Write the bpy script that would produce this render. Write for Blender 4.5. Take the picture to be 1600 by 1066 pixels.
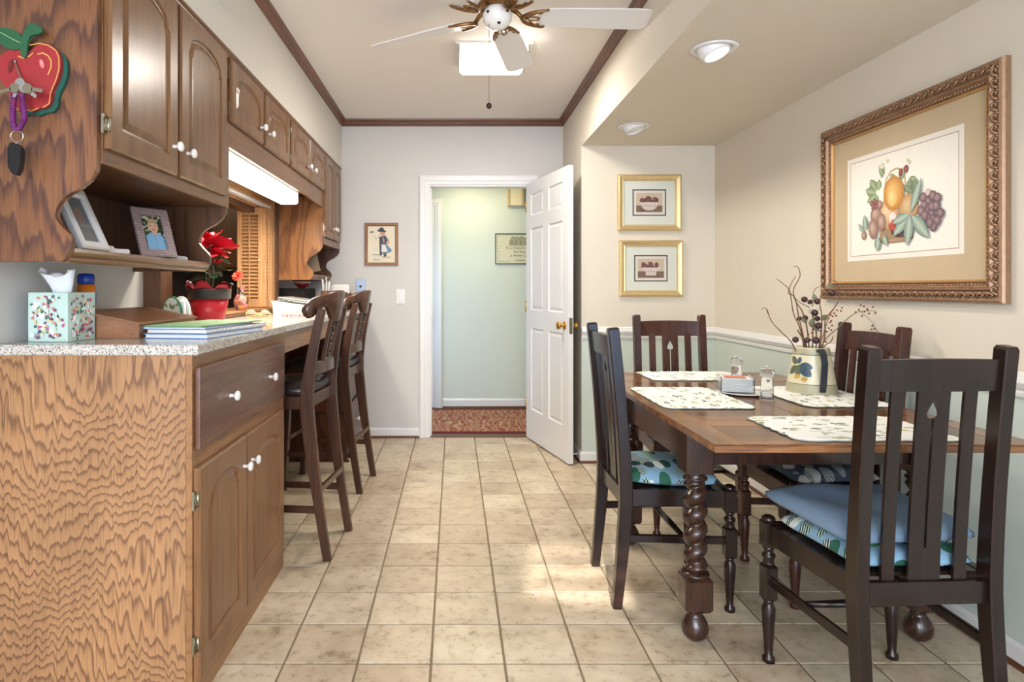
import bpy, bmesh, math, random
from mathutils import Vector, Matrix
random.seed(7)
PI = math.pi
D = bpy.data
SC = bpy.context.scene
COL = SC.collection
for o in list(D.objects): D.objects.remove(o)

# ------------------------------------------------------------------ camera, world, sun, exposure
cam_d = D.cameras.new('camera'); cam = D.objects.new('camera', cam_d); COL.objects.link(cam)
cam.location = (0, 0, 1.2); cam.rotation_euler = (PI/2, 0, 0)
cam_d.sensor_width = 36; cam_d.lens = 22.0; cam_d.shift_x = 0.05625; cam_d.shift_y = -0.05125
cam_d.clip_start = 0.02
SC.camera = cam
SC.view_settings.view_transform = 'Standard'; SC.view_settings.look = 'None'
SC.view_settings.gamma = 1; SC.view_settings.use_curve_mapping = False
SC.view_settings.exposure = 0.60
W = D.worlds.new('world'); SC.world = W; W.use_nodes = True
W.node_tree.nodes['Background'].inputs[0].default_value = (0.75, 0.86, 1, 1)
W.node_tree.nodes['Background'].inputs[1].default_value = 1.0

def light(name, kind, loc, target, energy, color, size=0.1, sy=None, spot=None):
    l = D.lights.new(name, kind); l.energy = energy; l.color = color
    if kind == 'AREA':
        l.size = size
        if sy: l.shape = 'RECTANGLE'; l.size_y = sy
    elif kind == 'SUN': l.angle = size
    else: l.shadow_soft_size = size
    if spot: l.spot_size = spot; l.spot_blend = 0.8
    o = D.objects.new(name, l); COL.objects.link(o); o.location = loc
    d = Vector(target) - Vector(loc)
    o.rotation_euler = d.to_track_quat('-Z', 'Y').to_euler()
    return o
# daylight from behind the photographer: area lamps added inside closed walls, no windows there
light('daylight_fill_back', 'AREA', (-0.35, -2.3, 1.35), (-0.1, 4, 1.25), 84, (0.93, 0.96, 1.0), 1.7, 1.9)
light('daylight_blue_fill', 'AREA', (1.15, -2.3, 1.05), (0.9, 4, 0.95), 32, (0.36, 0.58, 1.0), 1.0, 1.9)  # added for the blue sheen on dark wood; no glass door stands here
light('daylight_fill_left', 'AREA', (-1.22, -0.35, 1.5), (1.2, 1.6, 0.9), 26, (0.46, 0.68, 1.0), 1.8, 1.2)
light('sun', 'SUN', (0, -6, 4), (0.82, 0, 1.55), 9.0, (1.0, 0.97, 0.92), 0.012)
# lamps: ceiling fixture, under-cabinet tube, recessed spot, hall lamp, kitchen
light('ceiling_lamp_light', 'AREA', (0.22, 3.60, 2.475), (0.22, 3.60, 0), 19, (1.0, 0.94, 0.85), 0.38, 0.34)
light('tube_light', 'AREA', (-1.005, 3.21, 1.70), (-1.005, 3.21, 0), 13, (1.0, 0.90, 0.74), 0.08, 1.15)
light('recessed_light', 'SPOT', (1.06, 2.535, 2.10), (1.30, 2.75, 0.7), 17, (1.0, 0.90, 0.76), 0.05, None, 2.4)
light('hall_light', 'AREA', (0.15, 5.75, 2.30), (0.2, 5.8, 0), 6.5, (1.0, 0.90, 0.58), 0.5, 0.5)
light('hall_daylight', 'AREA', (-0.75, 5.70, 1.0), (1.0, 6.0, 0.9), 5.5, (0.42, 0.68, 1.0), 0.8, 1.4)
light('kitchen_light', 'AREA', (-2.6, 3.6, 2.4), (-2.6, 3.6, 0), 14, (1.0, 0.85, 0.62), 0.7, 0.7)

# ------------------------------------------------------------------ materials
def lin(c):
    return tuple(((v/255)/12.92 if v/255 <= .04045 else ((v/255+.055)/1.055)**2.4) for v in c[:3]) + (1,)
MATS = {}
def nodes(m):
    m.use_nodes = True
    return m.node_tree, m.node_tree.nodes['Principled BSDF']
def mat(name, c, rough=.5, metal=0, spec=.5, bump=0, bscale=200, var=0, vscale=8, trans=0, coat=0, emit=None, es=0):
    if name in MATS: return MATS[name]
    m = D.materials.new(name); t, b = nodes(m)
    b.inputs['Base Color'].default_value = lin(c); b.inputs['Roughness'].default_value = rough
    b.inputs['Metallic'].default_value = metal; b.inputs['Specular IOR Level'].default_value = spec
    b.inputs['Transmission Weight'].default_value = trans; b.inputs['Coat Weight'].default_value = coat
    if emit: b.inputs['Emission Color'].default_value = lin(emit); b.inputs['Emission Strength'].default_value = es
    tc = t.nodes.new('ShaderNodeTexCoord')
    n2 = t.nodes.new('ShaderNodeTexNoise'); n2.inputs['Scale'].default_value = vscale; n2.inputs['Detail'].default_value = 4
    t.links.new(tc.outputs['Object'], n2.inputs['Vector'])
    mx = t.nodes.new('ShaderNodeMix'); mx.data_type = 'RGBA'
    l = lin(c); v = max(var, .02)
    mx.inputs[6].default_value = tuple(x*(1-v) for x in l[:3])+(1,)
    mx.inputs[7].default_value = tuple(min(1, x*(1+v)) for x in l[:3])+(1,)
    t.links.new(n2.outputs['Fac'], mx.inputs[0]); t.links.new(mx.outputs[2], b.inputs['Base Color'])
    if bump:
        n = t.nodes.new('ShaderNodeTexNoise'); n.inputs['Scale'].default_value = bscale
        t.links.new(tc.outputs['Object'], n.inputs['Vector'])
        bp = t.nodes.new('ShaderNodeBump'); bp.inputs['Strength'].default_value = bump; bp.inputs['Distance'].default_value = .002
        t.links.new(n.outputs['Fac'], bp.inputs['Height']); t.links.new(bp.outputs['Normal'], b.inputs['Normal'])
    MATS[name] = m; return m
def ramp(t, stops, interp='LINEAR'):
    r = t.nodes.new('ShaderNodeValToRGB'); e = r.color_ramp.elements; r.color_ramp.interpolation = interp
    while len(e) < len(stops): e.new(.5)
    for i, (p, c) in enumerate(stops): e[i].position = p; e[i].color = lin(c)
    return r
def math_(t, op, a, b=None):
    n = t.nodes.new('ShaderNodeMath'); n.operation = op
    for i, v in enumerate((a, b)):
        if v is None: continue
        if hasattr(v, 'links'): t.links.new(v, n.inputs[i])
        else: n.inputs[i].default_value = v
    return n.outputs[0]
def wood(name, light_, dark, axis='z', freq=14, scale=1.6, rough=.35, pore=.35, contrast=1.0, spec=.5, jit=.5, squash=.22, sharp=None, band=0, zig=0):
    """flat sawn grain: contour lines of a stretched noise field, plus fine pores"""
    m = D.materials.new(name); t, b = nodes(m)
    tc = t.nodes.new('ShaderNodeTexCoord')
    def stretched(s, q):
        mp = t.nodes.new('ShaderNodeMapping')
        sc = [s, s, s]; sc['xyz'.index(axis)] = s*q
        mp.inputs['Scale'].default_value = sc; t.links.new(tc.outputs['Object'], mp.inputs['Vector']); return mp.outputs[0]
    def noise(v, detail, rg=.5):
        n = t.nodes.new('ShaderNodeTexNoise'); n.inputs['Scale'].default_value = 1; n.inputs['Detail'].default_value = detail
        n.inputs['Roughness'].default_value = rg; t.links.new(v, n.inputs['Vector']); return n.outputs['Fac']
    f = math_(t, 'MULTIPLY', noise(stretched(scale, squash), 1.5), freq)
    j = math_(t, 'MULTIPLY', noise(stretched(scale*16, .12), 2), jit)
    if band:      # plywood face: stacked zigzag contours
        sx = t.nodes.new('ShaderNodeSeparateXYZ'); t.links.new(tc.outputs['Object'], sx.inputs[0])
        f = math_(t, 'ADD', f, math_(t, 'MULTIPLY', sx.outputs[2], band))
        f = math_(t, 'ADD', f, math_(t, 'MULTIPLY', noise(stretched(46, .12), 1), zig))
    s = math_(t, 'ADD', f, j)
    s = math_(t, 'FRACT', s)
    # soft leading edge, hard trailing edge as in early/late wood
    r = ramp(t, sharp or [(0, light_), (.45, light_), (.80, dark), (.92, dark), (1, light_)])
    t.links.new(s, r.inputs[0])
    p = noise(stretched(260, .03), 2)
    pr = ramp(t, [(.34, (int(255*(1-pore)),)*3), (.50, (255, 255, 255))]); t.links.new(p, pr.inputs[0])
    big = ramp(t, [(.3, (225, 225, 225)), (.7, (255, 255, 255))]); t.links.new(noise(stretched(5, .3), 2), big.inputs[0])
    mid = lin(tuple((a*2+c)/3 for a, c in zip(light_, dark)))
    m1 = t.nodes.new('ShaderNodeMix'); m1.data_type = 'RGBA'; m1.inputs[0].default_value = contrast
    m1.inputs[6].default_value = mid; t.links.new(r.outputs[0], m1.inputs[7])
    m2 = t.nodes.new('ShaderNodeMix'); m2.data_type = 'RGBA'; m2.blend_type = 'MULTIPLY'; m2.inputs[0].default_value = 1
    t.links.new(m1.outputs[2], m2.inputs[6]); t.links.new(pr.outputs[0], m2.inputs[7])
    m3 = t.nodes.new('ShaderNodeMix'); m3.data_type = 'RGBA'; m3.blend_type = 'MULTIPLY'; m3.inputs[0].default_value = 1
    t.links.new(m2.outputs[2], m3.inputs[6]); t.links.new(big.outputs[0], m3.inputs[7])
    t.links.new(m3.outputs[2], b.inputs['Base Color'])
    b.inputs['Roughness'].default_value = rough; b.inputs['Specular IOR Level'].default_value = spec
    bp = t.nodes.new('ShaderNodeBump'); bp.inputs['Strength'].default_value = .15; bp.inputs['Distance'].default_value = .0008
    t.links.new(p, bp.inputs['Height']); t.links.new(bp.outputs['Normal'], b.inputs['Normal'])
    MATS[name] = m; return m

M_wall = mat('wall_paint', (214, 209, 200), .75, bump=.12, bscale=350, spec=.3)
M_wallfar = mat('far_wall_paint', (210, 207, 202), .75, bump=.12, bscale=350, spec=.3)
M_alc = mat('alcove_paint', (216, 207, 190), .7, bump=.12, bscale=350, spec=.3)
M_green = mat('pale_green_paint', (200, 210, 200), .7, bump=.1, bscale=350, spec=.3)
M_hall = mat('hall_paint', (212, 218, 206), .7, spec=.3)
M_ceil = mat('ceiling_paint', (235, 230, 224), .9, bump=.3, bscale=500, spec=.2)
M_white = mat('white_gloss_paint', (228, 226, 224), .3)
M_door = mat('white_door_paint', (228, 226, 224), .32)
M_porc = mat('white_porcelain', (238, 236, 232), .12, coat=.4)
M_nick = mat('aged_nickel', (165, 158, 138), .32, 1)
M_brass = mat('polished_brass', (205, 160, 80), .18, 1)
M_abr = mat('antique_gold', (140, 104, 66), .34, .9, var=.3, vscale=60)
M_gilt = mat('bronze_gilt', (158, 124, 96), .42, .55, var=.3, vscale=50)
M_gilt2 = mat('gilt_liner', (190, 146, 96), .4, .5)
M_chrome = mat('chrome', (210, 212, 215), .1, 1)
M_black = mat('black_plastic', (18, 18, 20), .3)
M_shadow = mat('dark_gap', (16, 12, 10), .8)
M_leather = mat('dark_leather', (38, 30, 30), .3, bump=.3, bscale=180)
M_glass = mat('clear_acrylic', (238, 240, 242), .04, trans=.95, spec=.6)
M_glass.node_tree.nodes['Principled BSDF'].inputs['IOR'].default_value = 1.10
M_lens = mat('lit_lens', (255, 255, 250), .4, emit=(255, 250, 238), es=2.2)
M_lens2 = mat('lit_tube_lens', (255, 255, 248), .4, emit=(255, 252, 240), es=2.4)
M_bulb = mat('lit_bulb', (255, 250, 240), .4, emit=(255, 240, 215), es=6)
M_grout = mat('grout', (146, 128, 102), .9, var=.2, vscale=30, bump=.4)
M_shoe = mat('brown_shoe_mould', (96, 56, 36), .4)
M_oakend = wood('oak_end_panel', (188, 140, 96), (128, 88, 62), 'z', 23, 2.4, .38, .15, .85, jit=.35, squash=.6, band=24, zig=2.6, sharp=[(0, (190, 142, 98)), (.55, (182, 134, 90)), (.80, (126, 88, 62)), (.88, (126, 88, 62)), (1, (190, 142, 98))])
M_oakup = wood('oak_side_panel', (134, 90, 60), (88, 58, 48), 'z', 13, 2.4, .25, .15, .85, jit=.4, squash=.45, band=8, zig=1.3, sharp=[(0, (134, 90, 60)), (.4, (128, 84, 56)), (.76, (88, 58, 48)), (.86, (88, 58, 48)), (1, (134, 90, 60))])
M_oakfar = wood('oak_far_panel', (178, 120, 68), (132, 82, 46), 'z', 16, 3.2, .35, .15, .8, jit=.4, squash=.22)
M_oak = wood('oak_door', (138, 98, 62), (118, 80, 50), 'z', 12, 4, .27, .12, .5, squash=.08)
M_oakh = wood('oak_rail', (136, 96, 62), (116, 78, 50), 'y', 12, 4, .3, .12, .5, squash=.08)
M_oakb = wood('oak_base_door', (150, 106, 70), (128, 88, 56), 'z', 12, 4, .32, .12, .5, squash=.08)
M_oakf = wood('oak_face_frame', (172, 124, 80), (146, 100, 64), 'y', 12, 4, .32, .15, .5, squash=.08)
M_draw = wood('drawer_front', (124, 86, 68), (104, 70, 54), 'x', 12, 4, .24, .12, .5, squash=.08)
M_crown = wood('crown_wood', (128, 80, 54), (100, 60, 40), 'y', 10, 4, .35, .15, .5, squash=.08)
M_crownx = wood('crown_wood_x', (128, 80, 54), (100, 60, 40), 'x', 10, 4, .35, .15, .5, squash=.08)
M_hutch = wood('hutch_inside', (112, 76, 50), (80, 52, 36), 'z', 12, 3, .4, .15, .6, squash=.15)
M_shut = wood('honey_shutter', (230, 180, 128), (212, 158, 106), 'z', 10, 4, .4, .15, .5, squash=.08)
M_dark = wood('dark_chair_wood', (44, 27, 20), (32, 20, 15), 'z', 10, 5, .24, .2, .5, squash=.12)
M_red = wood('red_brown_wood', (84, 46, 33), (58, 32, 25), 'z', 10, 5, .24, .2, .5, squash=.12)
M_tabx = wood('table_wood', (156, 104, 64), (118, 74, 44), 'x', 9, 4, .16, .25, .7, spec=.6, squash=.12)
M_taby = wood('table_wood_long', (156, 104, 64), (118, 74, 44), 'y', 9, 4, .16, .25, .7, spec=.6, squash=.12)
M_tabp = wood('table_panel', (122, 82, 54), (98, 62, 40), 'x', 9, 4, .16, .25, .6, spec=.6, squash=.12)
M_tleg = wood('table_leg_wood', (74, 46, 33), (50, 32, 25), 'z', 10, 5, .18, .2, .5, spec=.6, squash=.12)
M_stool = wood('stool_wood', (92, 62, 46), (70, 46, 36), 'z', 10, 4, .26, .15, .5, squash=.1)
M_ped = wood('pedestal_wood', (96, 52, 28), (62, 34, 20), 'z', 10, 3, .3, .3, .7, squash=.2)
M_boxw = wood('desk_box_wood', (158, 110, 74), (138, 92, 62), 'y', 10, 4, .4, .1, .4, squash=.1)
M_golden = mat('satin_gold_leaf', (222, 196, 144), .36, .6, var=.1, vscale=30)
M_frw = wood('thin_frame_wood', (166, 118, 78), (138, 92, 60), 'z', 10, 5, .5, .2, .4, squash=.1)
# speckled laminate
def laminate():
    m = D.materials.new('speckled_laminate'); t, b = nodes(m)
    g = t.nodes.new('ShaderNodeTexCoord')
    v = t.nodes.new('ShaderNodeTexVoronoi'); v.inputs['Scale'].default_value = 340
    t.links.new(g.outputs['Object'], v.inputs['Vector'])
    s = t.nodes.new('ShaderNodeSeparateColor'); t.links.new(v.outputs['Color'], s.inputs[0])
    r = ramp(t, [(0, (96, 88, 84)), (.10, (150, 140, 130)), (.24, (196, 188, 176)), (.55, (206, 200, 190)), (.86, (176, 162, 146)), (.93, (216, 211, 204))], 'CONSTANT')
    t.links.new(s.outputs[0], r.inputs[0]); t.links.new(r.outputs[0], b.inputs['Base Color'])
    b.inputs['Roughness'].default_value = .12; b.inputs['Specular IOR Level'].default_value = .6
    return m
M_lam = laminate()
def tilemat():
    m = D.materials.new('floor_tile'); t, b = nodes(m)
    g = t.nodes.new('ShaderNodeNewGeometry'); oi = t.nodes.new('ShaderNodeObjectInfo')
    ad = t.nodes.new('ShaderNodeVectorMath'); ad.operation = 'ADD'
    sc = t.nodes.new('ShaderNodeMath'); sc.operation = 'MULTIPLY'; sc.inputs[1].default_value = 37; t.links.new(oi.outputs['Random'], sc.inputs[0])
    t.links.new(g.outputs['Position'], ad.inputs[0]); t.links.new(sc.outputs[0], ad.inputs[1])
    n = t.nodes.new('ShaderNodeTexNoise'); n.inputs['Scale'].default_value = 7; n.inputs['Detail'].default_value = 6; n.inputs['Roughness'].default_value = .62
    t.links.new(ad.outputs[0], n.inputs['Vector'])
    r = ramp(t, [(.30, (176, 158, 134)), (.44, (204, 188, 164)), (.58, (216, 201, 178)), (.75, (226, 214, 192))]); t.links.new(n.outputs['Fac'], r.inputs[0])
    n2 = t.nodes.new('ShaderNodeTexNoise'); n2.inputs['Scale'].default_value = 28; n2.inputs['Detail'].default_value = 5; n2.inputs['Roughness'].default_value = .7
    t.links.new(ad.outputs[0], n2.inputs['Vector'])
    r2 = ramp(t, [(.30, (196, 180, 160)), (.45, (250, 248, 245)), (1, (255, 255, 255))]); t.links.new(n2.outputs['Fac'], r2.inputs[0])
    mx = t.nodes.new('ShaderNodeMix'); mx.data_type = 'RGBA'; mx.blend_type = 'MULTIPLY'; mx.inputs[0].default_value = .8
    t.links.new(r.outputs[0], mx.inputs[6]); t.links.new(r2.outputs[0], mx.inputs[7])
    r3 = ramp(t, [(0, (232, 224, 216)), (1, (255, 255, 252))]); t.links.new(oi.outputs['Random'], r3.inputs[0])
    m2 = t.nodes.new('ShaderNodeMix'); m2.data_type = 'RGBA'; m2.blend_type = 'MULTIPLY'; m2.inputs[0].default_value = 1
    t.links.new(mx.outputs[2], m2.inputs[6]); t.links.new(r3.outputs[0], m2.inputs[7])
    t.links.new(m2.outputs[2], b.inputs['Base Color'])
    b.inputs['Roughness'].default_value = .33; b.inputs['Specular IOR Level'].default_value = .45
    bp = t.nodes.new('ShaderNodeBump'); bp.inputs['Strength'].default_value = .3; bp.inputs['Distance'].default_value = .002
    t.links.new(n2.outputs['Fac'], bp.inputs['Height']); t.links.new(bp.outputs['Normal'], b.inputs['Normal'])
    return m
M_tile = tilemat()
def leafmat(name, base, cols, scale=14, thr=.36, stretch=(1, 1.9, 1), rough=.85, veins=True, rot=.6):
    m = D.materials.new(name); t, b = nodes(m)
    g = t.nodes.new('ShaderNodeTexCoord'); mp = t.nodes.new('ShaderNodeMapping')
    mp.inputs['Scale'].default_value = stretch; mp.inputs['Rotation'].default_value = (0, 0, rot)
    t.links.new(g.outputs['Object'], mp.inputs['Vector'])
    v = t.nodes.new('ShaderNodeTexVoronoi'); v.inputs['Scale'].default_value = scale; t.links.new(mp.outputs[0], v.inputs['Vector'])
    s = t.nodes.new('ShaderNodeSeparateColor'); t.links.new(v.outputs['Color'], s.inputs[0])
    n = len(cols); r = ramp(t, [(i/n, c) for i, c in enumerate(cols)], 'CONSTANT'); t.links.new(s.outputs[0], r.inputs[0])
    inside = math_(t, 'LESS_THAN', v.outputs['Distance'], thr)
    col = r.outputs[0]
    if veins:
        w = t.nodes.new('ShaderNodeTexWave'); w.inputs['Scale'].default_value = scale*2.6; w.inputs['Distortion'].default_value = 3
        t.links.new(mp.outputs[0], w.inputs['Vector'])
        wl = math_(t, 'GREATER_THAN', w.outputs['Fac'], .72)
        wl = math_(t, 'MULTIPLY', wl, math_(t, 'GREATER_THAN', s.outputs[1], .45))
        mv = t.nodes.new('ShaderNodeMix'); mv.data_type = 'RGBA'; t.links.new(wl, mv.inputs[0])
        t.links.new(col, mv.inputs[6]); mv.inputs[7].default_value = lin((214, 226, 214)); col = mv.outputs[2]
    mx = t.nodes.new('ShaderNodeMix'); mx.data_type = 'RGBA'; t.links.new(inside, mx.inputs[0])
    mx.inputs[6].default_value = lin(base); t.links.new(col, mx.inputs[7]); t.links.new(mx.outputs[2], b.inputs['Base Color'])
    b.inputs['Roughness'].default_value = rough
    return m
M_floral = leafmat('floral_fabric', (128, 164, 186), [(40, 96, 76), (214, 220, 214), (34, 52, 66), (84, 140, 104), (36, 50, 58), (30, 78, 60)], 12, .52)
M_floral2 = leafmat('dark_floral_fabric', (60, 70, 84), [(66, 90, 70), (190, 186, 180), (26, 28, 36), (80, 84, 88)], 12, .52)
M_mat = leafmat('quilted_mat_fabric', (236, 236, 232), [(236, 236, 232), (164, 174, 148), (212, 214, 202), (132, 142, 132), (232, 231, 222), (190, 186, 148)], 17, .40, (1, 2.2, 1), veins=False, rot=.9)
M_denim = mat('blue_woven_fabric', (112, 134, 156), .9, bump=.6, bscale=500, var=.12, vscale=300)
M_paper = mat('white_paper', (236, 234, 230), .7)
M_sea = mat('mat_piping', (216, 214, 200), .8)
def printmat():
    m = D.materials.new('printed_picture'); t, b = nodes(m)
    a = t.nodes.new('ShaderNodeVertexColor'); a.layer_name = 'Col'
    n = t.nodes.new('ShaderNodeTexNoise'); n.inputs['Scale'].default_value = 260
    r = ramp(t, [(.3, (236, 236, 236)), (.7, (255, 255, 255))]); t.links.new(n.outputs['Fac'], r.inputs[0])
    mx = t.nodes.new('ShaderNodeMix'); mx.data_type = 'RGBA'; mx.blend_type = 'MULTIPLY'; mx.inputs[0].default_value = 1
    t.links.new(a.outputs[0], mx.inputs[6]); t.links.new(r.outputs[0], mx.inputs[7])
    t.links.new(mx.outputs[2], b.inputs['Base Color']); b.inputs['Roughness'].default_value = .45
    return m
M_print = printmat()

# ------------------------------------------------------------------ mesh builder
class MB:
    def __init__(s): s.bm = bmesh.new(); s.col = None
    def box(s, x0, x1, y0, y1, z0, z1, bev=0, M=None, mi=0, seg=1):
        if x0 > x1: x0, x1 = x1, x0
        if y0 > y1: y0, y1 = y1, y0
        if z0 > z1: z0, z1 = z1, z0
        t = bmesh.new(); r = bmesh.ops.create_cube(t, size=1)
        for v in r['verts']: v.co = Vector(((v.co.x+.5)*(x1-x0)+x0, (v.co.y+.5)*(y1-y0)+y0, (v.co.z+.5)*(z1-z0)+z0))
        if bev: bmesh.ops.bevel(t, geom=t.edges[:], offset=bev, segments=seg, affect='EDGES', profile=.5)
        return s._add(t, M, mi, False)
    def _add(s, t, M=None, mi=0, smooth=False):
        mp = {}
        for v in t.verts: mp[v] = s.bm.verts.new(M @ v.co if M else v.co)
        for f in t.faces:
            try: g = s.bm.faces.new([mp[v] for v in f.verts]); g.material_index = mi; g.smooth = smooth
            except ValueError: pass
        t.free(); return s
    def raw(s, vs, fs, M=None, mi=0, smooth=False):
        vv = [s.bm.verts.new(M @ Vector(v) if M else Vector(v)) for v in vs]
        for f in fs:
            try: g = s.bm.faces.new([vv[i] for i in f]); g.material_index = mi; g.smooth = smooth
            except ValueError: pass
        return s
    def prism(s, pts, d0, d1, plane='xz', M=None, mi=0, smooth=False, bev=0):
        """extrude a 2D outline (possibly concave) between two depths along the third axis"""
        def P(a, b, d):
            return {'xz': (a, d, b), 'xy': (a, b, d), 'yz': (d, a, b)}[plane]
        t = bmesh.new(); n = len(pts)
        A = [t.verts.new(P(a, b, d0)) for a, b in pts]; B = [t.verts.new(P(a, b, d1)) for a, b in pts]
        f1 = t.faces.new(A); f2 = t.faces.new(B[::-1])
        for i in range(n): t.faces.new((A[i], A[(i+1) % n], B[(i+1) % n], B[i]))
        if bev:
            es = [e for e in f1.edges]+[e for e in f2.edges]
            bmesh.ops.bevel(t, geom=es, offset=bev, segments=1, affect='EDGES')
        t.normal_update(); bmesh.ops.triangulate(t, faces=[f for f in t.faces if len(f.verts) > 4], ngon_method='EAR_CLIP')
        bmesh.ops.recalc_face_normals(t, faces=t.faces)
        return s._add(t, M, mi, smooth)
    def lathe(s, prof, cx=0, cy=0, n=24, M=None, mi=0, smooth=True, cap=True, sq=None):
        vs = []; fs = []
        for r, z in prof:
            for i in range(n):
                a = 2*PI*i/n; vs.append((cx+r*math.cos(a), cy+r*math.sin(a), z))
        for k in range(len(prof)-1):
            for i in range(n):
                j = (i+1) % n; fs.append((k*n+i, k*n+j, (k+1)*n+j, (k+1)*n+i))
        if cap:
            fs.append(tuple(range(n))[::-1]); fs.append(tuple(range((len(prof)-1)*n, len(prof)*n)))
        return s.raw(vs, fs, M, mi, smooth)
    def tube(s, pts, rad, n=8, M=None, mi=0, smooth=True, closed=False):
        pts = [Vector(p) for p in pts]; m = len(pts)
        if not hasattr(rad, '__len__'): rad = [rad]*m
        vs = []; fs = []; up = None
        for k, p in enumerate(pts):
            if closed: d = pts[(k+1) % m]-pts[k-1]
            else: d = pts[min(k+1, m-1)]-pts[max(k-1, 0)]
            d.normalize()
            if up is None:
                up = Vector((0, 0, 1)) if abs(d.z) < .9 else Vector((1, 0, 0))
            a = d.cross(up).normalized(); b = a.cross(d).normalized(); up = b
            for i in range(n):
                t = 2*PI*i/n; vs.append(p + (a*math.cos(t)+b*math.sin(t))*rad[k])
        for k in range(m if closed else m-1):
            q = (k+1) % m
            for i in range(n):
                j = (i+1) % n; fs.append((k*n+i, q*n+i, q*n+j, k*n+j))
        if not closed: fs.append(tuple(range(n))); fs.append(tuple(range((m-1)*n, m*n))[::-1])
        return s.raw(vs, fs, M, mi, smooth)
    def ball(s, c, r, n=10, m=6, M=None, mi=0):
        if not hasattr(r, '__len__'): r = (r, r, r)
        t = bmesh.new(); bmesh.ops.create_uvsphere(t, u_segments=n, v_segments=m, radius=1)
        X = Matrix.Translation(c) @ Matrix.Diagonal((*r, 1))
        return s._add(t, (M @ X) if M else X, mi, True)
    def bar(s, path, w, d, M=None, mi=0, bev=0, xdir=(1, 0, 0)):
        """square section swept along a path: w across xdir, d in the other direction"""
        vs = []; fs = []; X = Vector(xdir); path = [Vector(p) for p in path]; m = len(path)
        b = bev
        for k, p in enumerate(path):
            t = (path[min(k+1, m-1)]-path[max(k-1, 0)]).normalized()
            Y = t.cross(X).normalized()
            W = (w[k] if hasattr(w, '__len__') else w)/2; Dd = (d[k] if hasattr(d, '__len__') else d)/2
            if b: q = [(-W+b, -Dd), (W-b, -Dd), (W, -Dd+b), (W, Dd-b), (W-b, Dd), (-W+b, Dd), (-W, Dd-b), (-W, -Dd+b)]
            else: q = [(-W, -Dd), (W, -Dd), (W, Dd), (-W, Dd)]
            for a, c in q: vs.append(p+X*a+Y*c)
        n = len(q)
        for k in range(m-1):
            for i in range(n):
                j = (i+1) % n; fs.append((k*n+i, k*n+j, (k+1)*n+j, (k+1)*n+i))
        fs.append(tuple(range(n))[::-1]); fs.append(tuple(range((m-1)*n, m*n)))
        return s.raw(vs, fs, M, mi, False)
    def frame(s, w, h, prof, M=None, mi=0):
        """mitred picture frame facing -y, centred; prof = [(inset, y)]"""
        vs = []; fs = []
        for i, y in prof:
            a, b = w/2-i, h/2-i; vs += [(-a, y, -b), (a, y, -b), (a, y, b), (-a, y, b)]
        for k in range(len(prof)-1):
            for i in range(4):
                j = (i+1) % 4; fs.append((k*4+i, k*4+j, (k+1)*4+j, (k+1)*4+i))
        return s.raw(vs, fs, M, mi)
    def build(s, name, m, parent=None, origin=None, world=False, recalc=True, loc=None, rz=0):
        bm = s.bm
        if recalc: bmesh.ops.recalc_face_normals(bm, faces=bm.faces)
        me = D.meshes.new(name)
        if world and parent is not None:
            X = Matrix.Translation(parent.location) @ Matrix.Rotation(parent.rotation_euler.z, 4, 'Z')
            if parent.parent is not None:
                q = parent.parent
                X = Matrix.Translation(q.location) @ Matrix.Rotation(q.rotation_euler.z, 4, 'Z') @ X
            bm.transform(X.inverted())
        if origin is not None: bm.transform(Matrix.Translation(-Vector(origin)))
        bm.to_mesh(me); bm.free()
        for k in (m if isinstance(m, (list, tuple)) else [m]): me.materials.append(k)
        o = D.objects.new(name, me); COL.objects.link(o)
        if origin is not None: o.location = origin
        if loc is not None: o.location = loc
        if rz: o.rotation_euler.z = rz
        if parent is not None: o.parent = parent
        return o
def tag(o, label, cat, group=None):
    o['label'] = label; o['category'] = cat
    if group: o['group'] = group
    return o
def thing(name, loc, label, cat, rz=0, group=None):
    o = D.objects.new(name, None); COL.objects.link(o); o.empty_display_size = .05
    o.location = loc; o.rotation_euler = (0, 0, rz)
    return tag(o, label, cat, group)
def struct(o, label=None):
    o['kind'] = 'structure'
    if label: o['label'] = label
    return o
def sbox(name, x0, x1, y0, y1, z0, z1, m, label=None, bev=0):
    return struct(MB().box(x0, x1, y0, y1, z0, z1, bev).build(name, m), label)
def sempty(name, loc, rz=0, label=None):
    o = D.objects.new(name, None); COL.objects.link(o); o.location = loc; o.rotation_euler = (0, 0, rz); o.empty_display_size = .05
    return struct(o, label)
def copy_tree(o, parent=None):
    c = o.copy(); COL.objects.link(c); c.parent = parent
    for ch in [x for x in D.objects if x.parent == o]: copy_tree(ch, c)
    return c
def text_mesh(txt, size, m, parent, M, name='lettering', shear=0, align='CENTER', ext=0.0002):
    cu = D.curves.new(name, 'FONT'); cu.body = txt; cu.size = size; cu.align_x = align; cu.align_y = 'CENTER'; cu.shear = shear; cu.extrude = ext
    cu.resolution_u = 3
    ob = D.objects.new('tmp', cu); COL.objects.link(ob)
    dg = bpy.context.evaluated_depsgraph_get()
    me = D.meshes.new_from_object(ob.evaluated_get(dg)); D.objects.remove(ob); D.curves.remove(cu)
    me.transform(M); me.materials.clear(); me.materials.append(m)
    o = D.objects.new(name, me); COL.objects.link(o); o.parent = parent
    return o
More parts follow.
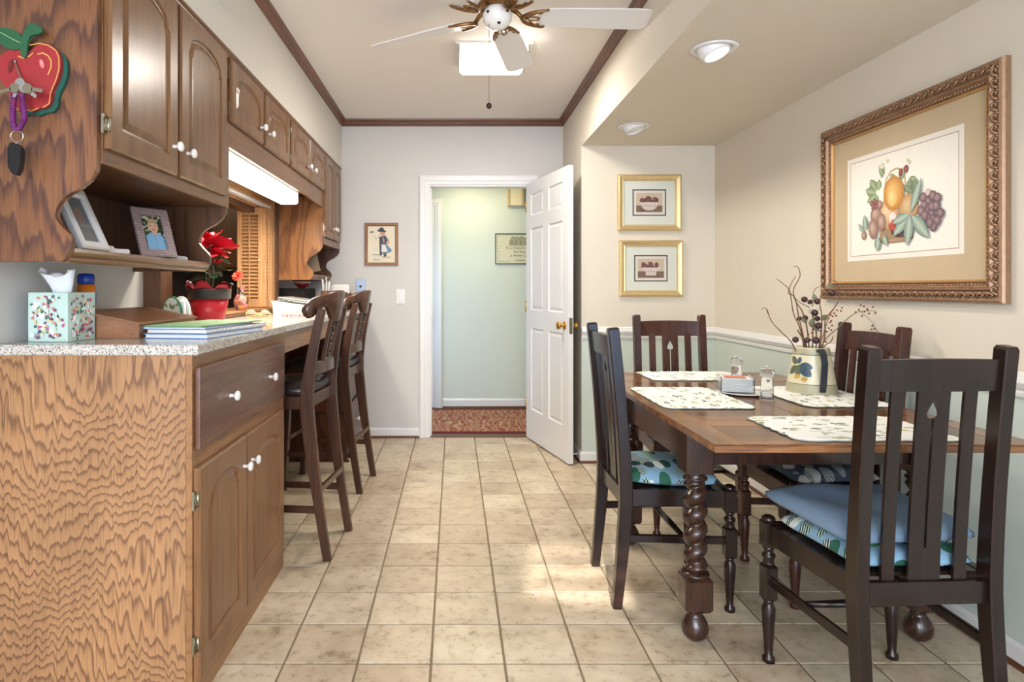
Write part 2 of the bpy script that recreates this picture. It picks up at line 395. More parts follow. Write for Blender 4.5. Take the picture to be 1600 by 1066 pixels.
class Print:
    """flat printed picture: coloured patches, local x right, z up, facing -y"""
    def __init__(s, y=0, step=.00006): s.v = []; s.f = []; s.c = []; s.y = y; s.step = step
    def poly(s, pts, c):
        b = len(s.v); s.y -= s.step
        s.v += [(a, s.y, d) for a, d in pts]; s.f.append(tuple(range(b, b+len(pts)))); s.c.append([c]*len(pts)); return s
    def rect(s, x0, x1, z0, z1, c): return s.poly([(x0, z0), (x1, z0), (x1, z1), (x0, z1)], c)
    def ell(s, x, z, rx, rz, c, rot=0, c2=None, n=14, hx=-.25, hz=.25):
        """ellipse with centre colour c2 fading to rim colour c"""
        b = len(s.v); s.y -= s.step; ca, sa = math.cos(rot), math.sin(rot)
        L = [(rx*math.cos(2*PI*i/n), rz*math.sin(2*PI*i/n)) for i in range(n)]
        W_ = [(x+a*ca-d*sa, z+a*sa+d*ca) for a, d in L]
        s.v += [(a, s.y, d) for a, d in W_]+[(x+hx*rx, s.y, z+hz*rz)]
        for i in range(n): s.f.append((b+i, b+(i+1) % n, b+n)); s.c.append([c, c, c2 or c])
        return s
    def leaf(s, x, z, L, w, rot, c, c2=None):
        b = len(s.v); s.y -= s.step; ca, sa = math.cos(rot), math.sin(rot); c2 = c2 or c
        prof = [0, .55, .9, 1, .85, .5, 0]; n = len(prof)
        up = [(L*i/(n-1), w*p) for i, p in enumerate(prof)]; 
        T = lambda a, d: (x+a*ca-d*sa, s.y, z+a*sa+d*ca)
        for i in range(n): s.v += [T(up[i][0], up[i][1]), T(up[i][0], 0), T(up[i][0], -up[i][1])]
        for i in range(n-1):
            q = b+3*i
            s.f += [(q, q+1, q+4, q+3), (q+1, q+2, q+5, q+4)]; s.c += [[c, c2, c2, c], [c2, c, c, c2]]
        return s
    def line(s, pts, w, c):
        for (a, b), (d, e) in zip(pts[:-1], pts[1:]):
            l = math.hypot(d-a, e-b) or 1; nx, nz = -(e-b)/l*w/2, (d-a)/l*w/2
            s.poly([(a+nx, b+nz), (a-nx, b-nz), (d-nx, e-nz), (d+nx, e+nz)], c)
        return s
    def build(s, name, parent, M=None):
        me = D.meshes.new(name); me.from_pydata(s.v, [], s.f)
        if M: me.transform(M)
        ca = me.color_attributes.new('Col', 'FLOAT_COLOR', 'CORNER')
        i = 0
        for f in s.c:
            for c in f: ca.data[i].color = lin(c); i += 1
        me.materials.append(M_print); o = D.objects.new(name, me); COL.objects.link(o); o.parent = parent
        return o
# ------------------------------------------------------------------ the room
XL, XR, XA = -1.30, 1.794, 0.875          # left wall, alcove right wall, alcove jamb
YF, YA, YB = 5.04, 4.31, -2.40            # far wall, alcove back wall, wall behind the photographer
ZC, ZS = 2.56, 2.183                      # ceiling, alcove soffit
XU = -0.907                               # face of the bulkhead over the cabinets
TZ = -0.004
floor = sbox('floor', XL-.1, XR+.1, YB-.1, YF+.10, -.12, TZ-.003, M_grout, 'tan grout bed of the tiled kitchen floor')
T = .2358; G = .0035; x0 = -.0745; y0 = 2.002-4*T
tile_cache = {}
def tile_mesh(w, d, cx, cy):
    k = (round(w, 3), round(d, 3))
    if k not in tile_cache:
        mb = MB(); mb.box(-w/2, w/2, -d/2, d/2, -.006, 0, .0018)
        o = mb.build('tile', M_tile); tile_cache[k] = o.data; D.objects.remove(o)
    return tile_cache[k]
for i in range(-6, 9):
    for j in range(0, 18):
        a, b = x0+i*T+G, x0+(i+1)*T-G; c, d = y0+j*T+G, y0+(j+1)*T-G
        a = max(a, XL); b = min(b, XR); d = min(d, YF)
        if b-a < .01 or d-c < .01: continue
        if a > XA-.05 and c > YA: continue
        if b > XA+.02 and d > YA:
            d = min(d, YA) if a > XA-.1 else d
            if d-c < .01: continue
        if b < -.80 and c > 1.80 and d < 2.70: continue
        o = D.objects.new('tile', tile_mesh(b-a, d-c, 0, 0)); COL.objects.link(o); o.parent = floor
        o.location = ((a+b)/2, (c+d)/2, 0)
mb = MB()
for i in range(-6, 9):
    for j in range(-15, 0):
        a, b = max(x0+i*T+G, XL), min(x0+(i+1)*T-G, XR); c, d = y0+j*T+G, y0+(j+1)*T-G
        if b-a < .01 or c < YB: continue
        mb.box(a, b, c, d, -.006, 0)
o = mb.build('tile_field', M_tile, floor); o['kind'] = 'stuff'

# left wall with the pass-through opening (Y 2.72..4.22, z 1.05..1.80)
PY0, PY1, PZ0, PZ1 = 2.72, 4.22, 1.045, 1.757
mb = MB()
WL = XL-.12
mb.box(WL, XL, YB, PY0, 0, ZC); mb.box(WL, XL, PY1, YF+.12, 0, ZC)
mb.box(WL, XL, PY0, PY1, 0, PZ0); mb.box(WL, XL, PY0, PY1, PZ1, ZC)
struct(mb.build('wall_left', M_wallfar))
sbox('wall_left_bulkhead', XL, XU, YB, YF, 2.163, ZC, M_wall)
# far wall with the doorway (X -0.206..0.603, z 0..2.035)
DX0, DX1, DZ = -.206, .603, 2.035
mb = MB()
mb.box(XL, DX0, YF, YF+.11, 0, ZC); mb.box(DX1, XA+.12, YF, YF+.11, 0, ZC); mb.box(DX0, DX1, YF, YF+.11, DZ, ZC)
struct(mb.build('wall_far', M_wallfar))
# alcove: back wall block and jamb, right wall with a green dado
mb = MB(); mb.box(XA, XR+.12, YA, YA+.12, 0, ZS); mb.box(XA, XA+.12, YA+.12, YF, 0, ZS)
struct(mb.build('wall_alcove', M_alc))
sbox('wall_right', XR, XR+.12, YB, YA, 0, ZC, M_alc)
sbox('ceiling', XL, XR, YB, YF, ZC, ZC+.1, M_ceil)
# dropped soffit over the alcove with holes for the two eyeball lamps
mb = MB()
EY = [(1.061, 2.557), (1.084, 3.785)]; hr = .064
ys = [YB]+[v for _, y in EY for v in (y-hr, y+hr)]+[YA]
for k in range(len(ys)-1):
    if k % 2 == 0: mb.box(XA, XR, ys[k], ys[k+1], ZS, ZS+.02)
    else:
        ex = EY[k//2][0]; mb.box(XA, ex-hr, ys[k], ys[k+1], ZS, ZS+.02); mb.box(ex+hr, XR, ys[k], ys[k+1], ZS, ZS+.02)
mb.box(XA, XA+.02, YB, YF, ZS+.02, ZC); mb.box(XA, XA+.12, YA, YF, ZS, ZS+.02)
struct(mb.build('ceiling_alcove', M_alc))
# back wall: closed except for an unseen slot added to shape the sun patch
mb = MB(); TX0, TX1, TZ0, TZ1 = -.40, .02, 1.93, 2.20
mb.box(XL, TX0, YB-.1, YB, 0, ZC); mb.box(TX1, XR, YB-.1, YB, 0, ZC); mb.box(TX0, TX1, YB-.1, YB, 0, TZ0); mb.box(TX0, TX1, YB-.1, YB, TZ1, ZC)
struct(mb.build('wall_back', M_wallfar))
w = sempty('sun_slot', (TX0, YB-.05, TZ0))
for k, (a_, b_) in enumerate(((.02, .055), (.09, .115), (.16, .20), (.235, .25))):
    MB().raw([(x, y, TZ0+z+(x-TX0)*.06*(k-1.5)) for x in (TX0, TX1) for y in (YB-.03, YB-.01) for z in (a_, b_)], [(0, 1, 3, 2), (4, 5, 7, 6), (0, 1, 5, 4), (2, 3, 7, 6), (0, 2, 6, 4), (1, 3, 7, 5)]).build('sun_streak_bar', M_white, w, world=True)  # slanted bars added to streak the sun patch on the floor

# green dado on the alcove walls (thin painted lining), chair rail, baseboards
mb = MB(); mb.box(XA+.0, XR-.004, YA-.004, YA-.0002, .0, .86); struct(mb.build('wall_alcove_dado', M_green))
mb = MB(); mb.box(XR-.004, XR-.0002, YB, YA-.004, 0, .86); struct(mb.build('wall_right_dado', M_green))
def mould(name, p0, p1, out, prof, m):
    """profile [(out, z)] extruded from p0 to p1 (xy points), out = direction into the room"""
    vs = []; n = len(prof)
    for p in (p0, p1):
        for o_, z in prof: vs.append((p[0]+out[0]*o_, p[1]+out[1]*o_, z))
    fs = [(i, (i+1) % n, n+(i+1) % n, n+i) for i in range(n)]+[tuple(range(n)), tuple(range(n, 2*n))[::-1]]
    return struct(MB().raw(vs, fs).build(name, m))
rail = [(0, .858), (.012, .858), (.014, .872), (.010, .880), (.022, .888), (.030, .905), (.026, .918), (.014, .922), (.014, .930), (.006, .936), (0, .936)]
mould('trim_1', (XA+.0, YA), (XR, YA), (0, -1), rail, M_white)
mould('trim_2', (XR, YB), (XR, YA), (-1, 0), rail, M_white)
base = [(0, .015), (.013, .015), (.013, .062), (.008, .074), (0, .078)]
shoe = [(0, 0), (.022, 0), (.022, .008), (.014, .017), (0, .019)]
for nm, p0, p1, out in (('far', (XL, YF), (-.283, YF), (0, -1)), ('alcove', (XA-.012, YA), (XR, YA), (0, -1)), ('right', (XR, YB), (XR, YA), (-1, 0)), ('jamb', (XA, YA), (XA, YF), (-1, 0)), ('far_right', (.68, YF), (XA, YF), (0, -1))):
    mould('baseboard_'+nm, p0, p1, out, base, M_white)
    mould('baseboard_shoe_'+nm, p0, p1, out, shoe, M_shoe)
crown = [(0, ZC-.054), (.008, ZC-.054), (.011, ZC-.046), (.017, ZC-.040), (.024, ZC-.022), (.034, ZC-.014), (.036, ZC), (0, ZC)]
mould('trim_3', (XU, YF), (XA, YF), (0, -1), crown, M_crownx)
mould('trim_4', (XU, YB), (XU, YF), (1, 0), crown, M_crown)
mould('trim_5', (XA, YB), (XA, YF), (-1, 0), crown, M_crown)

# doorway casing, jambs, threshold
door_frame = sempty('door_frame', ((DX0+DX1)/2, YF, 0), 0, 'white moulded casing of the doorway to the hall')
cas = [(0, .0), (0, -.012), (.01, -.018), (.045, -.018), (.052, -.012), (.07, -.010), (.077, -.006), (.077, 0)]
def casing(x0, x1, z1, yy, parent, sgn=1, names=('casing', 'casing', 'casing')):
    for nm, side in (('left', 0), ('right', 1), ('top', 2)):
        n = len(cas); vs = []
        for e in (0, 1):
            for c, d in cas:
                k = .077-c
                if side == 0: v = (x0-k, yy+d*sgn, 0 if e == 0 else z1+k)
                elif side == 1: v = (x1+k, yy+d*sgn, 0 if e == 0 else z1+k)
                else: v = ((x0-k) if e == 0 else (x1+k), yy+d*sgn, z1+k)
                vs.append(v)
        fs = [(i, (i+1) % n, n+(i+1) % n, n+i) for i in range(n)]+[tuple(range(n)), tuple(range(n, 2*n))[::-1]]
        MB().raw(vs, fs).build('casing', M_white, parent, world=True)
casing(DX0, DX1, DZ, YF, door_frame)
mb = MB(); mb.box(DX0, DX0+.012, YF, YF+.11, 0, DZ); mb.box(DX0+.012, DX0+.022, YF+.045, YF+.09, 0, DZ-.012)
mb.build('jamb', M_white, door_frame, world=True)
mb = MB(); mb.box(DX1-.012, DX1, YF, YF+.11, 0, DZ); mb.build('jamb', M_white, door_frame, world=True)
mb = MB(); mb.box(DX0+.012, DX1-.012, YF, YF+.11, DZ-.012, DZ); mb.build('head_jamb', M_white, door_frame, world=True)
mb = MB(); mb.box(DX0+.011, DX0+.0145, YF+.022, YF+.045, .93, .99); mb.build('strike_plate', M_nick, door_frame, world=True)
mb = MB(); mb.box(DX0, DX1, YF, YF+.11, -.01, .006, .003); mb.build('threshold', M_shoe, door_frame, world=True)

# open six-panel door, hinged at the right jamb and swung into the room
door = sempty('door_1', (DX1-.008, YF-.012, .012), math.atan2(-.971, .237), 'white six-panel door standing open into the room')
DW, DH, DT = .815, 2.025, .035
def panel_door(parent, W_, H, t, panels, m):
    for sgn in (1, -1):
        bm = bmesh.new(); y = t/2*sgn
        def loop(x0, x1, z0, z1, yy):
            vs = [bm.verts.new((x, yy, z)) for x, z in ((x0, z0), (x1, z0), (x1, z1), (x0, z1))]
            es = [bm.edges.new((vs[i], vs[(i+1) % 4])) for i in range(4)]
            return vs, es
        E = loop(0, W_, 0, H, y)[1][:]
        Ls = []
        for x0, x1, z0, z1 in panels:
            L0 = loop(x0, x1, z0, z1, y); E += L0[1]; Ls.append((L0[0], (x0, x1, z0, z1)))
        bmesh.ops.triangle_fill(bm, edges=E, use_beauty=True)
        for prev, (x0, x1, z0, z1) in Ls:
            for d, dy in ((.007, .008), (.014, .009), (.032, .003)):
                L = loop(x0+d, x1-d, z0+d, z1-d, (t/2-dy)*sgn)[0]
                for i in range(4): bm.faces.new((prev[i], prev[(i+1) % 4], L[(i+1) % 4], L[i]))
                prev = L
            bm.faces.new(prev)
        if sgn == 1:
            x = [(0, 0), (W_, 0), (W_, H), (0, H)]
            A = [bm.verts.new((a, t/2, b)) for a, b in x]; B = [bm.verts.new((a, -t/2, b)) for a, b in x]
            for i in range(4): bm.faces.new((A[i], A[(i+1) % 4], B[(i+1) % 4], B[i]))
        q = MB(); q.bm.free(); q.bm = bm
        q.build('panel_face' if sgn == 1 else 'panel_face', m, parent, recalc=True)
px = [(.10, .355), (.46, .715)]
pz = [(.24, .88), (1.02, 1.66), (1.76, 1.93)]
panel_door(door, DW, DH, DT, [(a, b, c, d) for a, b in px for c, d in pz], M_door)
for s in (1, -1):
    k = MB(); X = Matrix.Translation((DW-.065, s*DT/2, .935)) @ Matrix.Rotation(-s*PI/2, 4, 'X')
    k.lathe([(.030, 0), (.030, .004), (.024, .007), (.011, .010), (.010, .022), (.016, .030), (.026, .038), (.028, .046), (.024, .054), (.010, .058)], M=X)
    k.build('knob', M_brass, door)
MB().box(DW-.001, DW+.002, -.012, .012, .88, .99).build('latch_plate', M_nick, door)
for z in (.22, 1.0, 1.80): MB().lathe([(.006, z), (.006, z+.09)], -.004, -.018, 10).build('hinge', M_brass, door)
# spring door stop on the baseboard of the jamb wall
k = MB(); k.tube([(XA-.013, 4.36, .05), (XA-.07, 4.36, .045)], .006, 8); k.ball((XA-.075, 4.36, .045), .010)
tag(k.build('door_stop', M_white, origin=(XA-.013, 4.36, .05)), 'small white door stop behind the open door at the floor', 'door stop')

# hall beyond
HY = 6.31
sbox('floor_hall', -1.4, 2.2, YF+.11, HY, -.12, 0, M_shoe)
mb = MB(); mb.box(-1.4, 2.2, HY, HY+.1, 0, 2.5); mb.box(-1.5, -1.4, YF+.11, HY, 0, 2.5); mb.box(2.2, 2.3, YF+.11, HY, 0, 2.5); mb.box(-1.4, XL, YF+.11, YF+.12, 0, 2.5); mb.box(XA+.12, 2.2, YF+.0, YF+.11, 0, 2.5)
struct(mb.build('wall_hall', M_hall))
sbox('ceiling_hall', -1.5, 2.3, YF+.11, HY+.1, 2.5, 2.6, M_ceil)
mould('baseboard_hall', (-.115, HY), (2.2, HY), (0, -1), [(0, .015), (.013, .015), (.013, .075), (.006, .09), (0, .092)], M_white)
mould('baseboard_shoe_hall', (-.115, HY), (2.2, HY), (0, -1), shoe, M_shoe)
hd = sempty('door_2', (-.24, HY, 0), 0, 'white hall door seen edge-on in its casing')
hcx = -.20
mb = MB()
n = len(cas)
casing(-.95, hcx, 2.03, HY, hd)
mb = MB(); mb.box(-.95, hcx-.004, HY-.006, HY+.0, .01, 2.03); mb.build('door_slab', M_door, hd, world=True)
mb = MB(); mb.lathe([(.024, 0), (.024, .005), (.010, .008), (.010, .028), (.024, .036), (.024, .05), (.008, .056)], M=Matrix.Translation((hcx-.055, HY-.006, .91)) @ Matrix.Rotation(PI/2, 4, 'X'))
mb.build('knob', M_nick, hd, world=True)

# rug in the hall
def rugmat():
    m = D.materials.new('oriental_rug'); t, b = nodes(m)
    g = t.nodes.new('ShaderNodeTexCoord')
    v = t.nodes.new('ShaderNodeTexVoronoi'); v.inputs['Scale'].default_value = 11; v.feature = 'SMOOTH_F1'
    w = t.nodes.new('ShaderNodeTexWave'); w.wave_type = 'RINGS'; w.inputs['Scale'].default_value = 5; w.inputs['Distortion'].default_value = 9; w.inputs['Detail'].default_value = 3
    mp = t.nodes.new('ShaderNodeMapping'); mp.inputs['Scale'].default_value = (1.7, .8, 1); t.links.new(g.outputs['Object'], mp.inputs['Vector'])
    for q in (v, w): t.links.new(mp.outputs[0], q.inputs['Vector'])
    w.wave_type = 'BANDS'; w.inputs['Scale'].default_value = 3.0; w.inputs['Distortion'].default_value = 16
    s = math_(t, 'ADD', math_(t, 'MULTIPLY', v.outputs['Distance'], .5), math_(t, 'MULTIPLY', w.outputs['Fac'], .6))
    r = ramp(t, [(.0, (110, 40, 36)), (.26, (150, 76, 58)), (.40, (176, 138, 104)), (.52, (120, 50, 42)), (.66, (160, 96, 70)), (.80, (190, 158, 120)), (.95, (132, 58, 48))]); t.links.new(s, r.inputs[0])
    t.links.new(r.outputs[0], b.inputs['Base Color']); b.inputs['Roughness'].default_value = .95
    return m
M_rug = rugmat(); M_rugb = mat('rug_border', (104, 34, 32), .95, var=.2, vscale=90)
rug = thing('rug', (.35, 5.68, 0), 'red and cream patterned runner rug on the hall floor beyond the doorway', 'rug')
MB().box(-.75, .95, -.47, .47, .0005, .009, .002).build('pile', M_rug, rug)
mb = MB(); mb.box(-.76, .96, -.51, -.465, .0005, .0105); mb.box(-.76, .96, .465, .51, .0005, .0105); mb.box(-.80, -.75, -.51, .51, .0005, .0105); mb.box(.95, 1.0, -.51, .51, .0005, .0105)
mb.build('border', M_rugb, rug)

# kitchen beyond the pass-through
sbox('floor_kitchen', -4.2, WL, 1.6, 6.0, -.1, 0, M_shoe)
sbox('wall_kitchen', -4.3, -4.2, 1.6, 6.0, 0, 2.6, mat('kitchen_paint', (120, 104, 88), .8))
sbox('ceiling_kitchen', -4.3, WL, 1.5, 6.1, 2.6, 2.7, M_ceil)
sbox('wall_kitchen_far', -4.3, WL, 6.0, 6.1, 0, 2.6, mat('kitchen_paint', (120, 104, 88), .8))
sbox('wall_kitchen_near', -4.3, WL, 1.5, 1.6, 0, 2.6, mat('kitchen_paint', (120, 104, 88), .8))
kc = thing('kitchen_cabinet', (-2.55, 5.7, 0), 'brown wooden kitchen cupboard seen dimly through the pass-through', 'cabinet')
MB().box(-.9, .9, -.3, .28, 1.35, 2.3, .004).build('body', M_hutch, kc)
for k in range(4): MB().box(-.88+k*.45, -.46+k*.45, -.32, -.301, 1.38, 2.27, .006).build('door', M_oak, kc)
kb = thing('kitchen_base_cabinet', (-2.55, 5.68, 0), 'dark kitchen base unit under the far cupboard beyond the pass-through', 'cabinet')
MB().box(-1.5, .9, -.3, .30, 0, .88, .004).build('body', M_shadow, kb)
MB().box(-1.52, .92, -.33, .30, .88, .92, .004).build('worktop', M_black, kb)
# window with a lilac curtain in the kitchen's outer wall
kw = sempty('window_3', (-4.2, 4.95, 1.0))
MB().box(-4.199, -4.17, 4.3, 5.6, .95, 1.95).build('window_frame', M_white, kw, world=True)
MB().box(-4.169, -4.165, 4.36, 5.54, 1.01, 1.89).build('pane', mat('bright_pane', (220, 232, 245), .3, emit=(205, 222, 245), es=1.0), kw, world=True)
cu = MB(); pts = []
for i in range(41): pts.append((-4.13+.02*math.sin(i*1.3), 4.3+i*.02))
cu.prism(pts+[(a-.004, b) for a, b in pts[::-1]], .95, 1.95, 'xy')
tag(cu.build('curtain', mat('lilac_curtain', (150, 140, 176), .9), origin=(-4.13, 4.7, 1.95)), 'lilac curtain at the kitchen window beyond the pass-through', 'curtain')
pl = thing('pendant_lamp', (-2.55, 4.9, 2.6), 'brown domed pendant lamp hanging in the kitchen behind the red poinsettia', 'lamp')
MB().lathe([(.03, -.78), (.10, -.80), (.18, -.86), (.22, -.95), (.225, -.96), (.215, -.95), (.17, -.87), (.09, -.81), (.03, -.79)], n=28, cap=False).build('shade', mat('amber_brown_glass', (150, 92, 48), .2, coat=.5), pl)
MB().tube([(0, 0, 0), (0, 0, -.78)], .006).build('rod', M_abr, pl)
MB().ball((0, 0, -.90), .045, 14, 10).build('bulb', M_bulb, pl)
# ------------------------------------------------------------------ cabinets
def offset_poly(pts, d):
    """inset a convex-ish closed outline by d"""
    n = len(pts); out = []
    for i in range(n):
        p0, p1, p2 = Vector(pts[i-1]), Vector(pts[i]), Vector(pts[(i+1) % n])
        a = (p1-p0).normalized(); b = (p2-p1).normalized()
        n1 = Vector((-a.y, a.x)); n2 = Vector((-b.y, b.x)); m = (n1+n2)
        m = m/max(m.length_squared/2, .35)
        out.append(tuple(p1+m*d))
    return out
def arched_door(name, w, h, m, parent, x, y, z, st=.058, rise=.07, mat2=None, t=.018):
    """raised-panel door, local: faces -y, lower left corner at (x, y, z)"""
    bm = bmesh.new()
    x0, x1, z0 = st, w-st, st
    zt = h-st; zs = zt-rise
    pts = [(x0, z0), (x1, z0), (x1, zs)]
    N = 14; hw = (x1-x0)/2
    for i in range(0, N+1):
        a = PI*i/N; pts.append((w/2+hw*.93*math.cos(a), zs+.012+(rise-.012)*math.sin(a)**.9 if 0 < i < N else zs+.008))
    pts.append((x0, zs))
    def loop(P, yy):
        vs = [bm.verts.new((a, yy, b)) for a, b in P]
        return vs
    def ed(vs): return [bm.edges.new((vs[i], vs[(i+1) % len(vs)])) for i in range(len(vs))]
    e = .006
    O = loop([(e, e), (w-e, e), (w-e, h-e), (e, h-e)], -t)
    P0 = loop(pts, -t)
    bmesh.ops.triangle_fill(bm, edges=ed(O)+ed(P0), use_beauty=True)
    prev = P0; n = len(pts)
    for d, yy in ((.006, -t+.007), (.011, -t+.0075), (.030, -t+.0015), (.033, -t+.001)):
        L = loop(offset_poly(pts, d), yy)
        for i in range(n): bm.faces.new((prev[i], prev[(i+1) % n], L[(i+1) % n], L[i]))
        prev = L
    bm.faces.new(prev)
    O2 = loop([(0, 0), (w, 0), (w, h), (0, h)], -t+.007); O3 = loop([(0, 0), (w, 0), (w, h), (0, h)], 0)
    for A, B in ((O, O2), (O2, O3)):
        for i in range(4): bm.faces.new((A[i], A[(i+1) % 4], B[(i+1) % 4], B[i]))
    bm.faces.new(O3[::-1])
    bmesh.ops.triangulate(bm, faces=[f for f in bm.faces if len(f.verts) > 4])
    q = MB(); q.bm.free(); q.bm = bm
    return q.build(name, m, parent, loc=(x, y, z))
KN = [(.006, 0), (.006, .004), (.005, .010), (.006, .016), (.0135, .020), (.0165, .025), (.0150, .030), (.010, .033), (.003, .034)]
def knob(parent, x, y, z):
    return MB().lathe(KN, n=18, M=Matrix.Translation((x, y, z)) @ Matrix.Rotation(PI/2, 4, 'X') @ Matrix.Scale(1.0, 4)).build('knob', M_porc, parent)
def hinge(parent, x, y, z, s=1):
    k = MB(); k.box(x-.017*s, x-.003*s, y-.003, y+.004, z-.027, z+.027, .001); k.box(x-.004*s, x+.008*s, y-.012, y-.006+.006, z-.018, z+.018, .002)
    k.tube([(x-.001*s, y-.008, z-.02), (x-.001*s, y-.008, z+.02)], .0045, 8)
    return k.build('hinge', M_nick, parent)
R90 = PI/2
def scallop(xb, xf, zb, zt, n=8):
    """hutch side outline in (x, z): from the cabinet front at zt down to the shelf at zb"""
    P = [(0, 1), (-.004, .90), (-.045, .81), (-.115, .745), (-.21, .66), (-.255, .56), (-.262, .44), (-.24, .36), (-.185, .275), (-.160, .20), (-.170, .11), (-.195, .04), (-.215, 0)]
    s = (xf-xb)/.40
    return [(xf+a*.66, zb+(zt-zb)*b) for a, b in P]
AX, AF = -.92, XL        # cabinet face plane, wall
# ---- wall cabinet A with the open hutch shelf
A0, A1, AB, AT = 1.615, 2.549, 1.527, 2.150
HB = 1.268
ca = thing('wall_cabinet', (AF, A0, HB), 'large brown oak wall cabinet with two tall arched doors above an open scalloped shelf', 'cabinet')
MB().box(AF, AX-.018, A0+.02, A1-.02, AB+.003, AT).build('carcass', M_hutch, ca, world=True)
curve = [(px, pz) for px, pz in ((150.6, 251.6), (149.7, 266.7), (140.8, 281), (123, 295.3), (109, 302), (99.8, 307.7), (92, 315), (87.3, 323.8), (85, 332), (84.7, 339.8), (92.7, 350.5), (107, 364.8), (110.5, 371), (111.6, 379), (111, 386), (108.7, 391.5), (101.6, 404), (96, 408.5))]
SCU = [((a-710)*1.615/978, 1.2+(451-b)*1.615/978) for a, b in curve]
side = [(AF, HB), (AF, AT), (AX, AT)]+SCU
MB().prism(side, A0, A0+.02, 'xz', bev=.002).build('side_panel', M_oakup, ca, world=True)
MB().prism([(AF, HB), (AF, AT), (AX-.019, AT), (AX-.019, SCU[0][1]+.001)]+SCU, A1-.02, A1, 'xz').build('side_panel', M_hutch, ca, world=True)
MB().box(AF, AF+.012, A0+.02, A1-.02, HB+.02, AB+.003).build('back_panel', M_hutch, ca, world=True)
mb = MB(); fx = AX+.0015; mb.box(AX-.018, fx, A0+.0203, A0+.045, AB, AT); mb.box(AX-.018, fx, A1-.045, A1-.0003, AB, AT); mb.box(AX-.018, fx, A0+.045, A1-.045, AB, AB+.045); mb.box(AX-.018, fx, A0+.045, A1-.045, AT-.012, AT); mb.box(AX-.018, fx, 2.045, 2.07, AB+.045, AT-.012)
mb.build('face_frame', M_oakh, ca, world=True)
sh = MB(); sh.box(AF+.012, -1.03, A0+.02, A1-.02, 1.288, 1.306)
sp = [(-1.03, 1.268), (-1.010, 1.268), (-1.004, 1.274), (-1.006, 1.282), (-.998, 1.288), (-.994, 1.296), (-.998, 1.306), (-1.03, 1.306)]
sh.prism(sp, A0+.02, A1-.02, 'xz')
sh.build('shelf', M_oakh, ca, world=True)
DP = AX          # door back plane
def hung_doors(parent, spec, z0, h, zk, m=None, hz=None, st=.058, rise=.07):
    """spec = [(y0, y1, knob_y, hinge_y, hinge_sign)]"""
    for y0_, y1_, ky, hy, hs in spec:
        d = arched_door('door', y1_-y0_, h, m or M_oak, None, 0, 0, 0, st, rise)
        d.rotation_euler.z = R90; d.parent = parent; d.location = (DP+.001-parent.location.x, y0_-parent.location.y, z0-parent.location.z)
        knob(d, ky-y0_, -.017, zk-z0)
        for z in (hz or (z0+.09, z0+h-.09)): hinge(d, hy-y0_, -.004, z-z0, hs)
hung_doors(ca, [(1.642, 2.045, 2.005, 1.642, 1), (2.068, 2.486, 2.108, 2.486, -1)], 1.568, .572, 1.655, hz=(1.63, 2.08))
# ---- wall cabinet B over the pass-through
cb = thing('wall_cabinet', (AF, A1, 1.777), 'low brown oak wall cabinet with four short arched doors over the pass-through', 'cabinet')
B1 = 4.378
MB().box(AF, AX-.018, A1, B1, 1.862, AT).build('carcass', M_hutch, cb, world=True)
mb = MB()
mb.box(AX-.018, AX, A1, B1, 1.8401, 1.882); mb.box(AX-.018, AX, A1, B1, AT-.015, AT)
for y in (A1, 3.437, B1-.03): mb.box(AX-.018, AX, y, y+.03, 1.8821, AT-.0151)
for y in (2.955, 3.895): mb.box(AX-.018, AX, y, y+.035, 1.8821, AT-.0151)
pts = [(A1, 1.84), (A1, 1.779)]+[(3.9+.478*k/8, 1.779-.0+.0*k+.0 if k < 0 else 1.779-.012*math.sin(k/8*PI/2)) for k in range(9)]+[(B1, 1.84)]
mb.prism(pts, AX-.018, AX, 'yz')
mb.build('face_frame', M_oakh, cb, world=True)
hung_doors(cb, [(2.536, 2.962, 2.912, 2.552, 1), (2.988, 3.434, 3.038, 3.434, -1), (3.471, 3.903, 3.845, 3.471, 1), (3.925, 4.353, 3.975, 4.353, -1)], 1.880, .257, 1.950, hz=(1.93, 2.08), st=.05, rise=.06)
# ---- wall cabinet C at the far wall, with a hutch shelf
cc = thing('wall_cabinet', (AF, B1, HB), 'narrow brown oak wall cabinet with two tall doors beside the far wall', 'cabinet')
CB = 1.512
MB().box(AF, AX-.018, B1+.02, YF-.012, CB+.003, AT).build('carcass', M_hutch, cc, world=True)
SC2 = [(a, HB-.01+(b-HB)*(CB+.0-HB+.01)/(SCU[0][1]-HB)) for a, b in SCU]
side2 = [(AF, HB-.01), (AF, 1.93), (-.95, 1.93), (-.95, 1.775), (AX, 1.775)]+SC2
side2 = [(AF, HB-.01), (AF, 1.84), (AX-.0185, 1.84), (AX-.0185, 1.772), (AX, 1.77)]+SC2
MB().prism(side2, B1, B1+.02, 'xz', bev=.0015).build('side_panel', M_oakfar, cc, world=True)
MB().prism([(AF, HB-.01), (AF, AT), (AX-.0, AT)]+SC2, YF-.012, YF-.001, 'xz').build('side_panel', M_hutch, cc, world=True)
MB().box(AF, AF+.012, B1+.02, YF-.012, HB, CB+.003).build('back_panel', M_hutch, cc, world=True)
mb = MB(); mb.box(AX-.018, AX+.001, B1+.0203, B1+.04, CB, AT); mb.box(AX-.018, AX+.001, B1, B1+.0203, 1.7705, AT); mb.box(AX-.018, AX, YF-.07, YF-.013, CB, AT); mb.box(AX-.018, AX, B1+.04, YF-.07, CB, CB+.05); mb.box(AX-.018, AX, B1+.04, YF-.07, AT-.015, AT); mb.box(AX-.018, AX, 4.66, 4.70, CB+.05, AT-.015)
mb.build('face_frame', M_oakh, cc, world=True)
sh = MB(); sh.box(AF+.012, -1.03, B1+.02, YF-.012, 1.282, 1.300)
sh.prism([(a, b-.006) for a, b in sp], B1+.02, YF-.012, 'xz'); sh.build('shelf', M_oakh, cc, world=True)
